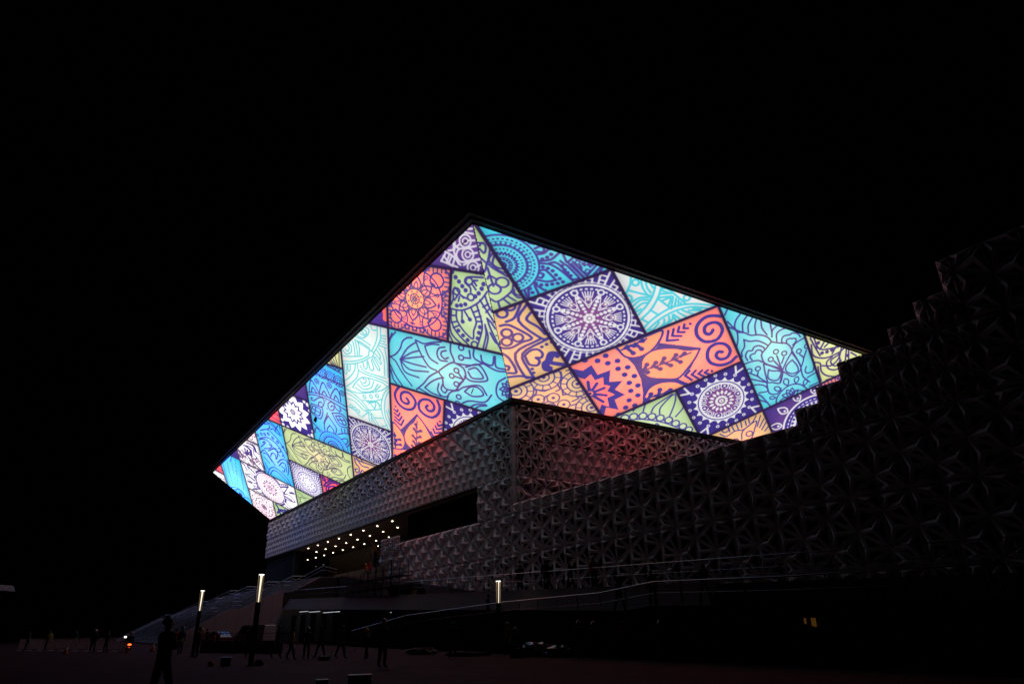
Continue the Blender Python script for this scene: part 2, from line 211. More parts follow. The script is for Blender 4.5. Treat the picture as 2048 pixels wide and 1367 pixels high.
YL = [-21.7, -13.65, -5.2, 2.95, 11.3, 19.2, 27.4, 35, 43.4, 51.5, 59.6]
XR = [-2.1+8.53*i for i in range(13)]
YR = [-26.8]+[-18.3+8.56*i for i in range(12)]
PUR = (78, 66, 150); PLUM = (128, 86, 132); WHT = (228, 226, 228)
class Patch:
    def __init__(s, u, v, wu, wv):
        s.u, s.v, s.wu, s.wv = u, v, wu, wv; s.px = .0105; s.c = np.zeros((len(u), 3)); s.k = 1.0
        s.cd = np.hypot((u-wu/2)/max(1, wu*.8), (v-wv/2)/max(1, wv*.8))
    def grad(s, mid, rim, r0=.15, r1=.75):
        t = np.clip((s.cd-r0)/(r1-r0), 0, 1)[:, None]; s.c[:] = np.array(mid)*(1-t)+np.array(rim)*t
    def col(s, c, idx):
        if c == 'line':
            t = np.clip((s.cd[idx]-.08)/.36, 0, 1)[:, None]; return np.array(PLUM)*(1-t)+np.array(PUR)*t
        return np.array(c, float)
    def paint(s, sd, c, idx=slice(None)):
        a = np.clip(.5-sd/s.px, 0, 1)[:, None]; s.c[idx] = s.c[idx]*(1-a)+s.col(c, idx)*a
    def near(s, x0, x1, y0, y1, m=.03): return np.nonzero((s.u > x0-m) & (s.u < x1+m) & (s.v > y0-m) & (s.v < y1+m))[0]
    def disc(s, x, y, r, c):
        i = s.near(x-r, x+r, y-r, y+r)
        if len(i): s.paint(np.hypot(s.u[i]-x, s.v[i]-y)-r, c, i)
    def ring(s, x, y, r, w, c):
        i = s.near(x-r-w, x+r+w, y-r-w, y+r+w)
        if len(i): s.paint(np.abs(np.hypot(s.u[i]-x, s.v[i]-y)-r)-w/2, c, i)
    def line(s, pts, w, c, smooth=True):
        P = np.array(pts, float)
        if smooth and len(P) > 2: P = spline(P)
        i = s.near(P[:, 0].min(), P[:, 0].max(), P[:, 1].min(), P[:, 1].max(), w+.02)
        if not len(i): return
        x, y = s.u[i], s.v[i]; d = np.full(len(i), 9.)
        for (ax, ay), (bx, by) in zip(P, P[1:]):
            dx, dy = bx-ax, by-ay; L = dx*dx+dy*dy+1e-12; t = np.clip(((x-ax)*dx+(y-ay)*dy)/L, 0, 1)
            d = np.minimum(d, np.hypot(x-ax-t*dx, y-ay-t*dy))
        s.paint(d-w/2, c, i)
    def poly(s, pts, c, w=0, lc='line', smooth=False):
        P = np.array(pts, float)
        if smooth: P = spline(np.vstack([P, P[:1]]))[:-1]
        i = s.near(P[:, 0].min(), P[:, 0].max(), P[:, 1].min(), P[:, 1].max(), w+.02)
        if not len(i): return
        x, y = s.u[i], s.v[i]; d = np.full(len(i), 9.); ins = np.zeros(len(i), bool)
        for (ax, ay), (bx, by) in zip(P, np.roll(P, -1, 0)):
            dx, dy = bx-ax, by-ay; L = dx*dx+dy*dy+1e-12; t = np.clip(((x-ax)*dx+(y-ay)*dy)/L, 0, 1)
            d = np.minimum(d, np.hypot(x-ax-t*dx, y-ay-t*dy))
            cr = ((ay > y) != (by > y)) & (x < dx*(y-ay)/(dy if abs(dy) > 1e-9 else 1e-9)+ax); ins ^= cr
        sd = np.where(ins, -d, d)
        if c is not None: s.paint(sd, c, i)
        if w: s.paint(np.abs(sd)-w/2, lc, i)
    def leaf(s, p, q, wd, c=None, w=.014, lc='line'):
        p, q = np.array(p, float), np.array(q, float); d = q-p; n = np.array([-d[1], d[0]])*wd
        t = np.linspace(0, 1, 9)[:, None]; h = np.sin(PI*t**.8)
        s.poly(np.vstack([p+d*t+n*h, (p+d*t-n*h)[::-1][1:-1]]), c, w, lc)
    def lines(s, key, w, c='line'):
        for l in TR[key]: s.line(np.array(l).reshape(-1, 2)/1000, w, c)
    def pts(s, key): return np.array(TR[key]).reshape(-1, 2)/1000
    def polar(s, x, y): return np.hypot(s.u-x, s.v-y), np.arctan2(s.v-y, s.u-x)
def spline(P):
    Q = np.vstack([2*P[0]-P[1], P, 2*P[-1]-P[-2]]); out = []
    for a, b, c, d in zip(Q, Q[1:], Q[2:], Q[3:]):
        for t in (0, .25, .5, .75): out.append(.5*((2*b)+(c-a)*t+(2*a-5*b+4*c-d)*t*t+(3*b-a-3*c+d)*t**3))
    return np.array(out+[P[-1]])
def rad(x, y, r, t): return (x+r*math.cos(t), y+r*math.sin(t))

def coral_flower(p):
    p.grad((248, 172, 146), (246, 128, 122), .2, .7); x, y = .47, .5
    p.ring(x, y, .43, .022, 'line')
    for k in range(8):
        t = PI*k/4+.1
        p.leaf(rad(x, y, .13, t), rad(x, y, .34, t), .36, None, .026)
        p.leaf(rad(x, y, .15, t), rad(x, y, .26, t), .28, None, .018)
        t2 = t+PI/8; p.line([rad(x, y, .24, t2), rad(x, y, .345, t2)], .016, 'line'); p.ring(*rad(x, y, .372, t2), .022, .014, 'line')
        p.poly([rad(x, y, .385, t-.16), rad(x, y, .36, t), rad(x, y, .385, t+.16), rad(x, y, .405, t)], 'line')
    p.disc(x, y, .145, (246, 192, 136)); p.ring(x, y, .148, .02, 'line')
    for k in range(8): p.disc(*rad(x, y, .11, PI*k/4+.35), .014, 'line')
    for k in range(10): p.line([rad(x, y, .018, PI*k/5), rad(x, y, .07, PI*k/5)], .016, 'line')
    p.ring(x, y, .075, .016, 'line')
    for cx_, cy_ in ((.9, .1), (.06, .92), (.9, .92), (.06, .1)):
        dx, dy = (cx_-x), (cy_-y); t = math.atan2(dy, dx); p.ring(*rad(x, y, .46, t), .1, .026, 'line')
        p.ring(*rad(x, y, .46, t), .2, .02, 'line'); 
    p.disc(x, y, .0, 'line')
    for k in range(17):
        q = k/16.
        for a, b in (((q, 0), (q, .075)), ((q, 1), (q, .925)), ((0, q), (.075, q)), ((1, q), (.925, q))): p.line([a, b], .018, 'line')
    for k in range(4):
        t = PI*k/2; n = (math.cos(t), math.sin(t)); m = (-n[1], n[0])
        for o in (-.13, 0, .13): p.poly([(x+n[0]*.43+m[0]*(o-.06), y+n[1]*.43+m[1]*(o-.06)), (x+n[0]*.5+m[0]*o, y+n[1]*.5+m[1]*o), (x+n[0]*.43+m[0]*(o+.06), y+n[1]*.43+m[1]*(o+.06))], None, .018)
def star_mandala(p):
    p.grad((132, 80, 138), (70, 54, 138), .12, .38); x = y = .5; r, t = p.polar(x, y); w = WHT
    p.ring(x, y, .452, .03, w); p.ring(x, y, .487, .012, w)
    p.paint(np.maximum(np.abs(r-.40)-.011, np.abs(np.mod(t*44/(2*PI), 1)-.5)*.057-.016), w)
    ph = np.mod(t*8/(2*PI)+.5, 1)-.5                                 # 0 on a spoke
    i = np.nonzero((r < .345))[0]; p.paint(np.abs(r[i]-(.345-.19*np.abs(np.sin(4*t[i]))**1.3))*.6-.008, w, i)
    for k in range(8):
        a = PI*k/4
        for q, rr in ((.10, .017), (.145, .02), (.195, .022), (.248, .024), (.3, .024)): p.disc(*rad(x, y, q, a), rr, w)
        p.disc(*rad(x, y, .378, a), .044, w); p.disc(*rad(x, y, .378, a), .023, PUR)
        b = a+PI/8
        p.leaf(rad(x, y, .185, b), rad(x, y, .30, b), .30, None, .014, w); p.disc(*rad(x, y, .27, b), .036, w)
        p.ring(*rad(x, y, .265, b), .022, .012, PLUM)
        for d in (-.17, -.085, 0, .085, .17): p.line([rad(x, y, .29, b+d*.8), rad(x, y, .365, b+d)], .014, w)
        p.disc(*rad(x, y, .052, a), .021, w)
    p.disc(x, y, .038, w); p.ring(x, y, .026, .01, PLUM)
    lad = np.abs(np.mod(t*44/(2*PI), 1)-.5)*(2*PI/44)*r
    p.paint(np.maximum(.475-r, lad-.012), w)
    rung = np.minimum(np.abs(r-.535), np.abs(r-.60)); two = np.mod(np.floor(t*22/(2*PI)+.25), 2)
    p.paint(np.maximum(np.maximum(rung-.010, .47-r), np.where(np.mod(t*22/(2*PI)+.25, 1) < .5, -1, 1)), w)
def sun_mandala(p):
    p.grad((128, 78, 136), (66, 52, 134), .16, .34); x = y = .5; r, t = p.polar(x, y); w = WHT
    sp = np.abs(np.mod(t*20/(2*PI), 1)-.5)*2
    p.paint(r-(.362+.055*np.clip(1-sp*1.25, 0, 1)**1.6), w); p.ring(x, y, .335, .018, PUR)
    p.disc(x, y, .292, PUR); p.disc(x, y, .255, (112, 70, 140))
    for k in range(12):
        q = rad(x, y, .262, PI*k/6); p.disc(*q, .062, w); p.disc(*q, .045, (96, 64, 140)); p.ring(*q, .026, .014, w) if k % 2 else p.disc(*q, .018, w)
    i = np.nonzero(r > .292)[0]; p.paint(np.maximum(.292-r[i], r[i]-.322), w, i)
    p.disc(x, y, .215, (122, 74, 136))
    for k in range(16): p.leaf(rad(x, y, .115, PI*k/8), rad(x, y, .195, PI*k/8), .26, w, 0)
    for k in range(12): p.disc(*rad(x, y, .075, PI*k/6), .022, w)
    p.disc(x, y, .075, w); p.ring(x, y, .045, .02, PLUM); p.disc(x, y, .012, PLUM)
    for k in range(20):
        q = rad(x, y, .465, 2*PI*(k+.5)/20); p.disc(*q, .027, w); p.disc(*q, .010, PUR)
    for cx_, cy_ in ((.06, .06), (.94, .06), (.06, .94), (.94, .94)):
        d = (.5-cx_, .5-cy_); L = math.hypot(*d); d = (d[0]/L, d[1]/L); n = (-d[1], d[0])
        p.line([(cx_+n[0]*.07, cy_+n[1]*.07), (cx_+d[0]*.12, cy_+d[1]*.12), (cx_-n[0]*.07, cy_-n[1]*.07)], .03, w, False)
        for q in (-.2, .2):
            c = (cx_+n[0]*q+d[0]*.04, cy_+n[1]*q+d[1]*.04); p.ring(*c, .04, .026, w)
def white_flower(p):
    p.grad((78, 58, 150), (64, 50, 136)); x, y = .45, .45; r, t = p.polar(x, y); w = (255, 253, 255)
    z = np.abs(np.mod(t*12/(2*PI), 1)-.5)*2
    p.paint((r-(.36+.13*(1-z)))*.6, w); p.paint((r-(.235+.075*(1-z)))*.7, (92, 66, 146))
    for k in range(12): p.leaf(rad(x, y, .06, PI*k/6+.26), rad(x, y, .27, PI*k/6+.26), .2, w, 0)
    p.disc(x, y, .062, (200, 185, 205)); p.ring(x, y, .062, .014, (90, 66, 140))
    for a, b, q in ((.93, .10, .05), (.84, .05, .04), (.96, .24, .045), (.93, .9, .055), (.82, .95, .045), (.96, .78, .045), (.06, .93, .05), (.2, .95, .045), (.06, .8, .045), (.05, .08, .05), (.55, .99, .03), (.99, .5, .03), (.4, .0, .03)): p.disc(a, b, q, w)
def coral_long(p, turn=False):
    p.grad((255, 176, 150), (255, 130, 122), .2, .85)
    p.poly(p.pts_t('co_bg', 0), 'line')
    for k in range(3): p.poly(p.pts_t('co_leaf', k), (255, 172, 130), .03, 'line', smooth=True)
    for k in range(3): p.line(p.pts_t('co_stem', k), .024, 'line')
    ns = (0, 0, 0, 0, 0, 0, 0, 0, 0, 1, 1, 1, 1, 1, 2, 2, 2, 2, 2)
    for k, q in enumerate(p.pts_t('co_blob')):
        a, b = p.pts_t('co_stem', ns[k])[[0, -1]]; d = b-a; t = np.clip(((q-a)@d)/(d@d)-.09, 0, 1); f = a+d*t
        p.line([f, f+(q-f)*1.15], .045, 'line'); p.disc(*(f+(q-f)*1.1), .034, 'line')
    for k in range(2): p.line(p.pts_t('co_spir', k), .052, PUR)
    for k in range(10): p.line(p.pts_t('co_chev', k), .036, PUR, False)
    c = p.rot(-.03, .64); i = p.near(c[0]-.9, c[0]+.9, c[1]-.9, c[1]+.9)
    for q in p.pts_t('co_dot'): p.disc(*q, .036, PUR)
    p.poly(p.pts_t('co_star', 0), PUR); p.poly(p.pts_t('co_star', 1), (255, 140, 132))
    for k in range(5): p.line(p.pts_t('co_pet', k), .04, PUR)
    p.disc(*p.pts_t('co_pet', 0)[0], .06, PUR); p.ring(*p.pts_t('co_pet', 0)[0], .03, .02, (255, 140, 132))
def lotus(p, key, cols, lw=.02, lc='line'):
    p.grad(*cols, .1, .7); p.lines(key, lw, lc)
    for q in p.pts(key+'_ring'): p.ring(*q, .038, lw*.9, lc)
    for l in TR[key+'_leaf']: l = np.array(l)/1000; p.leaf(l[:2], l[2:], .28, None, lw*.9, lc)
TEAL = ((180, 236, 234), (96, 214, 230)); BLUE = ((160, 228, 240), (76, 200, 242)); GRN = ((208, 226, 180), (178, 212, 144)); ORG = ((238, 198, 148), (236, 186, 124)); YEL = ((236, 236, 180), (222, 226, 150))
def plain(p, cols, keys, lw=.02, lc='line', rings=(), dots=()):
    p.grad(*cols)
    for k in keys: p.lines(k, lw, lc)
    for k, r in rings:
        for q in p.pts(k): p.ring(*q, r, lw, lc)
    for k, r in dots:
        for q in p.pts(k): p.disc(*q, r, lc)
def half_mandala(p, x, y, R, c, base, n=1.0):
    r, t = p.polar(x, y)
    p.paint(r-R*1.06, c); p.paint(r-R, base)
    p.paint(np.maximum(np.abs(r-R*.9)-.009, np.abs(np.mod(t*44/(2*PI), 1)-.5)-.28), c)
    p.paint(np.abs(r-R*.75)-R*.072, c)
    for k in range(36): p.disc(*rad(x, y, R*.77, 2*PI*k/36), R*.045, base)
    p.ring(x, y, R*.67, R*.03, c); p.paint(np.maximum(np.abs(r-R*.56)-.009, np.abs(np.mod(t*34/(2*PI), 1)-.5)-.26), c)
    z = np.mod(t*26/(2*PI), 1); p.paint(np.abs(r-R*.38-R*.045*(z < .5))-R*.05, c)
    p.paint(r-R*.31, base); p.ring(x, y, R*.27, .012, c)
    for k in range(14): p.disc(*rad(x, y, R*.21, 2*PI*k/14), R*.04, c)
    p.disc(x, y, R*.13, c)
def teal_half(p):
    p.grad((126, 218, 224), (74, 206, 232), .1, .7); p.lines('tm', .027)
    for q in p.pts('tm_dot'): p.disc(*q, .022, 'line')
    for q in p.pts('tm_sq'): p.line([(q[0]-.03, q[1]), (q[0], q[1]-.03), (q[0]+.03, q[1]), (q[0], q[1]+.03), (q[0]-.03, q[1])], .016, 'line', False)
    half_mandala(p, 0, .52, .345, PUR, (92, 212, 230))
def blue_ornate(p):
    p.grad(*BLUE, .1, .6); p.lines('bl', .026)
    for q in p.pts('bl_ring'): p.ring(*q, .055, .018, 'line'); p.ring(*q, .022, .018, 'line')
    for q in p.pts('bl_semi'):
        for r in (.035, .075, .115): p.ring(*q, r, .017, 'line')
    for q in p.pts('bl_dot'): p.disc(*q, .016, 'line')
    l = [np.array(q).reshape(-1, 2)/1000 for q in TR['bl']]
    for m in range(4, 10):
        for q in spline(l[m-1])[2::3]: p.disc(q[0], q[1]+.025, .01, 'line')
    for a, b in ((.30, 1.02), (.72, 1.28)):
        pass
    half_mandala(p, .53, 2.0, .365, PUR, (84, 212, 248))
def purple_half(p):
    p.grad((112, 72, 140), (68, 52, 136)); w = WHT; r, t = p.polar(.72, .72)
    half_mandala(p, .72, .72, .55, w, (78, 58, 146))
    for k in range(14): p.leaf(rad(.72, .72, .6, 2*PI*k/14), rad(.72, .72, .8, 2*PI*k/14), .3, None, .024, w); p.disc(*rad(.72, .72, .66, 2*PI*k/14), .02, w)
def radial_mandala(p):
    p.grad((80, 58, 148), (66, 50, 136)); x, y = .5, .5; r, t = p.polar(x, y); w = (255, 252, 255)
    for k, R in enumerate((.335, .385, .44, .5, .56, .63)):
        n = 44; z = np.abs(np.mod(t*n/(2*PI)+.5*(k % 2), 1)-.5)*2*PI/n*r; p.paint(np.maximum(np.abs(r-R)-.024, z-.016), w)
    p.disc(x, y, .30, w); p.ring(x, y, .285, .012, PUR); p.ring(x, y, .25, .012, PUR)
    for k in range(8): p.ring(*rad(x, y, .185, PI*k/4), .042, .016, PUR)
    for k in range(8): p.disc(*rad(x, y, .235, PI*(k+.5)/4), .014, PUR)
    p.ring(x, y, .12, .012, PUR); p.ring(x, y, .06, .02, (190, 160, 190))
def line_flower(p):
    p.grad((255, 236, 240), (255, 250, 252)); x, y = .53, .5; r, t = p.polar(x, y); c = (112, 66, 112)
    for k, R in enumerate((.09, .18, .28, .40, .54)):
        n = 12 if k > 1 else 8; z = np.abs(np.sin(t*n/2+k*PI/2)); p.paint(np.abs(r-R*(1+.22*z))-.013, c)
    for k in range(12): p.line([rad(x, y, .31, PI*k/6), rad(x, y, .40, PI*k/6)], .022, c); p.line([rad(x, y, .02, PI*k/6), rad(x, y, .08, PI*k/6)], .02, c)
    for k in range(18): p.line([rad(x, y, .60, PI*k/9), rad(x, y, .72, PI*k/9)], .026, PUR)
def leaf_white(p):
    p.grad((255, 250, 250), (255, 252, 255)); c = (84, 62, 140); x, y = 1.02, .53; r, t = p.polar(x, y)
    p.paint(np.abs(r-.56)-.03, c)
    for l in TR['wl'][:6]: p.poly(np.array(l).reshape(-1, 2)/1000, (255, 252, 255), .03, c, smooth=True)
    for l in TR['wl'][6:]:
        P = np.array(l).reshape(-1, 2)/1000; p.line(P, .03, c)
        for q in spline(P)[::2] if len(P) > 2 else [P[0]*(1-s_)+P[1]*s_ for s_ in (.2, .4, .6, .8)]: p.line([(q[0]-.03, q[1]-.05), q, (q[0]+.03, q[1]-.05)], .024, c, False)
    p.disc(x, y, .5, (255, 244, 248)); p.ring(x, y, .5, .024, c)
    for R in (.44, .385, .33):
        n = int(R*90); z = np.abs(np.mod(t*n/(2*PI)+.5*(R == .385), 1)-.5)*2*PI/n*r; p.paint(np.maximum(np.abs(r-R)-.017, z-.012), (120, 84, 130))
    z = np.abs(np.mod(t*12/(2*PI), 1)-.5)*2
    p.paint((r-(.19+.10*(1-z)))*.7, (120, 78, 126)); p.paint((r-(.15+.08*(1-z)))*.7, (255, 240, 244))
    for k in range(12): p.line([rad(x, y, .04, PI*k/6), rad(x, y, .14, PI*k/6)], .018, (130, 84, 126))
def red_arcs(p):
    p.grad((252, 124, 136), (246, 100, 120)); p.lines('rd', .05, (88, 48, 130))
def small_red(p):
    p.grad((252, 124, 136), (246, 100, 120))
    for k in range(5): p.ring(1.0, .2, .2+.16*k, .03, (130, 50, 110))
def white_hex(p):
    p.grad((255, 250, 250), (255, 252, 255)); c = (84, 62, 140)
    p.lines('w2', .034, c); p.lines('w2_ray', .045, c)
    for l in TR['w2_f']: p.poly(np.array(l).reshape(-1, 2)/1000, c)
    for k in range(16): p.line([(k/16, 0), (k/16, .07)], .02, c); p.line([(1, k/16), (.92, k/16)], .02, c)
    for k in range(30): p.ring(random.random()*.9, .55+random.random()*.4, .03+.03*random.random(), .02, (130, 88, 128))
def white_sun(p):
    p.grad((255, 250, 250), (255, 252, 255)); c = (100, 74, 140); r, t = p.polar(.95, .75)
    for R in (.12, .22, .3, .42, .5): p.paint(np.abs(r-R-.03*np.abs(np.sin(t*9)))-.012, c)
    for k in range(40): p.line([rad(.95, .75, .52, PI*k/20), rad(.95, .75, .8, PI*k/20)], .016, c)
def teal_dash(p):
    p.grad((140, 236, 248), (50, 206, 250), .3, .9); p.lines('tl', .022, (64, 60, 160))
    for n, l in enumerate(TR['tl_dash']):
        a, b = np.array(l[:2])/1000, np.array(l[2:])/1000
        for k in range(9):
            q0, q1 = a+(b-a)*k/9, a+(b-a)*(k+.55)/9
            if n in (0, 1, 4): p.leaf(q0, q1, .26, (70, 62, 160), 0); p.line([q0, a+(b-a)*(k+1)/9], .012, (70, 66, 160))
            else: p.line([q0, q1], .016, (70, 66, 160))
    for q in p.pts('tl_c'): p.disc(*q, .2, (96, 226, 250)); p.ring(*q, .2, .024, (64, 60, 160)); p.disc(*q, .075, (70, 56, 150))
def purple_dots(p):
    p.grad((110, 72, 140), (72, 54, 138)); o = np.array([p.wu-1., 0])
    for l in TR['pd']: p.line(np.array(l).reshape(-1, 2)/1000+o, .026, (214, 208, 222))
    for q in p.pts('pd_ring')+o: p.ring(*q, .075, .024, (214, 208, 222)); p.ring(*q, .034, .02, (214, 208, 222))
def hearts(p):
    plain(p, ORG, ['oh'], .030, 'line', dots=[('oh_dot', .02)]); p.lines('oh_f', .055, PUR)
    for q in p.pts('oh_ring'): p.ring(*q, .052, .028, 'line')
def suns(p):
    plain(p, ORG, ['os'], .017)
    for q in p.pts('os_ring'): p.ring(*q, .07, .015, 'line'); p.disc(*q, .02, 'line')
    for q in p.pts('os_sun'):
        p.disc(*q, .19, ORG[0])
        for R in (.06, .12, .19): p.ring(*q, R, .015, 'line')
        for k in range(12): p.line([rad(*q, .12, PI*k/6), rad(*q, .19, PI*k/6)], .012, 'line')
        p.disc(*q, .022, 'line')
def fan(p, cols=GRN):
    plain(p, cols, ['gf'], .026, PUR, dots=[('gf_dot', .03)], rings=[('gf_ring', .045)])
    for k in range(12): p.disc(.35+.055*k, .0, .026, PUR)
def yfan(p): plain(p, YEL, ['yf'], .028, (84, 66, 130), dots=[('yf_dot', .032)])
def garcs(p):
    plain(p, GRN, ['ga'], .02, PUR)
    for q in p.pts('ga_ring'): p.disc(*q, .052, (208, 226, 180)); p.ring(*q, .052, .02, PUR)
def gstrip(p): plain(p, GRN, ['gs'], .022, PUR, rings=[('gs_ring', .06)])
def waqua(p): plain(p, ((238, 242, 240), (228, 234, 232)), ['wa'], .02, (104, 208, 216), rings=[('wa_ring', .032)])
def waqua_r(p): plain(p, ((228, 232, 232), (222, 226, 226)), ['wr'], .028, (84, 206, 220), rings=[('wr_ring', .04)])
def yellow_long(p):
    p.grad((234, 228, 176), (208, 224, 160), .1, .6); c = (84, 76, 104)
    U = p.u.copy(); 
    for l in TR['ll']:
        P = np.array(l).reshape(-1, 2)/1000; p.line(P, .02, c)
    for q in p.pts('ll_ring'): p.ring(*q, .042, .014, c)
    for k in range(4):
        for m in range(2): q = (.55+.28*k, .32+.34*m); p.poly([(q[0]-.1, q[1]), (q[0], q[1]-.1), (q[0]+.1, q[1]), (q[0], q[1]+.1)], None, .014, c, smooth=True); p.poly([(q[0]-.06, q[1]), (q[0], q[1]-.06), (q[0]+.06, q[1]), (q[0], q[1]+.06)], None, .012, c, smooth=True)
    for R in (.1, .18): p.ring(1.05, 0, R, .014, c)
def blue_paisley(p): plain(p, ((160, 232, 246), (60, 200, 250)), ['b2'], .03, (66, 70, 160), rings=[('b2_ring', .03)])
def green_lines(p): plain(p, GRN, ['gr3'], .016, (90, 110, 90))
def yellow_purple(p): plain(p, GRN, ['yp'], .07, (66, 54, 140))
def yellow_tri(p):
    p.grad(*YEL)
    for k in range(6): p.line([(.9, 1.1), (.1+.17*k, .5)], .02, (90, 76, 110))
def o3(p): plain(p, ORG, ['o3'], .02, 'line', rings=[('o3_ring', .05)])
def dark_bits(p): 
    p.grad((70, 56, 120), (62, 50, 118)); p.disc(.62, .93, .11, (190, 205, 120)); p.ring(.62, .93, .11, .03, PUR)
def coral_bits(p):
    p.grad((92, 62, 150), (80, 56, 150))
    for k in range(9): p.disc(.1+.11*k, .5+.4*math.sin(k*1.7), .075, (255, 120, 112)); p.disc(.95, .1+.1*k, .05, (255, 120, 112))

LEFT = [(1, 0, 1, 1, coral_flower), (0, 0, 1, 1, fan), (1, -1, 2, 1, purple_dots), (2, 0, 1, 1, coral_bits), (1, 1, 2, 1, lambda p: lotus(p, 'll', TEAL, .026)),
        (2, 1, 1, 2, waqua), (1, 2, 1, 2, lambda p: coral_long(p)), (0, 2, 1, 2, sun_mandala), (3, 1, 1, 1, yellow_tri), (3, 2, 1, 2, blue_ornate), (2, 3, 1, 1, star_mandala),
        (2, 4, 1, 1, lambda p: plain(p, ORG, ['ol'], .03)), (4, 3, 1, 1, white_flower), (4, 2, 1, 1, purple_dots), (4, 4, 2, 1, yellow_long), (4, 5, 1, 1, radial_mandala), (3, 5, 1, 1, red_arcs),
        (5, 3, 1, 1, small_red), (5, 4, 1, 2, blue_paisley), (6, 5, 1, 1, white_hex), (6, 4, 1, 1, line_flower), (6, 6, 2, 1, leaf_white), (4, 6, 1, 1, green_lines),
        (7, 6, 1, 3, teal_dash), (6, 7, 1, 2, line_flower), (5, 7, 1, 1, yellow_purple), (8, 6, 1, 1, small_red), (8, 7, 1, 2, white_sun)]
RIGHT = [(-1, -1, 1, 1, gstrip), (-1, -2, 1, 1, dark_bits), (0, -1, 2, 1, teal_half), (-1, 0, 1, 1, hearts), (-1, 1, 1, 1, suns), (0, 0, 1, 1, star_mandala), (1, 0, 2, 1, waqua_r),
         (0, 1, 2, 1, lambda p: coral_long(p)), (0, 2, 1, 1, garcs), (1, 2, 1, 1, sun_mandala), (2, 1, 1, 2, lambda p: lotus(p, 'lo', TEAL, .023)), (3, 1, 1, 2, yfan), (2, 3, 1, 1, purple_half), (1, 3, 1, 1, o3),
         (3, 3, 1, 1, coral_flower), (4, 2, 2, 1, lambda p: coral_long(p)), (4, 3, 1, 1, star_mandala), (4, 4, 1, 1, garcs), (3, 4, 1, 1, hearts), (5, 3, 1, 2, lambda p: lotus(p, 'lo', TEAL, .023)), (6, 3, 1, 1, white_flower), (6, 4, 1, 1, fan), (2, 4, 1, 1, white_flower)]
def draw(face, s, w):
    X = (s+w/KS)/2; Y = (s-w/KS)/2; rgb = np.tile(np.array([78., 60., 140.]), (len(s), 1))
    for i, j, wu, wv, fn in (LEFT if face == 'L' else RIGHT):
        if face == 'L': gx0, gx1, gy0, gy1 = XL[i+1-wu] if i+1-wu >= 0 else -9, XL[i+1], YL[j+1], YL[min(j+1+wv, 10)]; p_ = 8.1
        else: gx0, gx1, gy0, gy1 = XR[i+1], XR[i+1+wu], YR[j+2], YR[j+2+wv]; p_ = 8.55
        m = np.nonzero((X >= gx0) & (X < gx1) & (Y >= gy0) & (Y < gy1))[0]
        if not len(m): continue
        u = (gx1-X[m])/p_ if face == 'L' else (X[m]-gx0)/p_; v = (Y[m]-gy0)/p_
        p = Patch(u, v, wu, wv); turn = wv > wu
        def rot(x, y, turn=turn): return (y, 2-x) if turn else (x, y)
        p.rot = rot
        def pts_t(key, k=None, rot=rot):
            q = np.array(TR[key] if k is None else TR[key][k]).reshape(-1, 2)/1000; return np.array([rot(*z) for z in q])
        p.pts_t = pts_t
        fn(p)
        e = np.minimum(np.minimum(u, (gx1-gx0)/p_-u), np.minimum(v, (gy1-gy0)/p_-v))
        p.c *= (1-.22*np.exp(-np.maximum(e, 0)/.05))[:, None]                    # quilted edge of the patch in the picture
        a = np.clip((.026-e)/.012, 0, 1)[:, None]; p.c = p.c*(1-a)+np.array([50., 36., 74.])*a
        rgb[m] = p.c
    return rgb
def led_screen(face, length, parent):
    nw = int(12.07*SQ/PITCH); ns = int((length+24.2)/PITCH)
    si = -12.1+(np.arange(ns)+.5)*PITCH; wi = (np.arange(nw)+.5)*PITCH
    S, Wd = np.meshgrid(si, wi, indexing='ij'); ok = (S > -Wd/SQ+.06) & (S < length+Wd/SQ-.06)
    I, J = np.nonzero(ok); rgb = np.clip(draw(face, S[ok], Wd[ok]), 0, 255)
    rgb = np.array(lin(rgb*1.04)); mn = rgb.min(1, keepdims=True); rgb *= 1+np.clip((rgb-.88)/.12, 0, 1)**1.5*np.clip(3.6-3.6*mn, .35, 3.0)   # primaries driven past what the exposure holds
    rng = np.random.default_rng(5); mod = rng.normal(1, .025, (ns//11+2, nw//11+2, 1)); rgb *= mod[I//11, J//11]*(1-.05*(J % 2)[:, None])
    vid = np.zeros((ns+1, nw+1), bool)
    for di in (0, 1):
        for dj in (0, 1): vid[I+di, J+dj] = True
    idx = np.full(vid.shape, -1); n = int(vid.sum()); idx[vid] = np.arange(n); vi, vj = np.nonzero(vid)
    s_, w_ = -12.1+vi*PITCH, vj*PITCH; o = w_/SQ; z = 24.7+w_/SQ
    P = Wn(s_, o, z) if face == 'L' else Wn(-o, -s_, z)
    F = np.stack([idx[I, J], idx[I+1, J], idx[I+1, J+1], idx[I, J+1]], 1)
    if face == 'L': F = F[:, ::-1]
    me = bpy.data.meshes.new('led_screen'); nf = len(F)
    me.vertices.add(n); me.vertices.foreach_set('co', P.ravel()); me.loops.add(nf*4); me.loops.foreach_set('vertex_index', F.ravel().astype(np.int32))
    me.polygons.add(nf); me.polygons.foreach_set('loop_start', np.arange(0, nf*4, 4, dtype=np.int32)); me.update(calc_edges=True)
    at = me.attributes.new('pixel', 'FLOAT_COLOR', 'FACE'); at.data.foreach_set('color', np.concatenate([rgb, np.ones((nf, 1))], 1).ravel().astype(np.float32))
    me.materials.append(M_LED); o_ = bpy.data.objects.new('led_screen', me); COL.objects.link(o_); o_.parent = parent; return o_
M_LED = led_material()

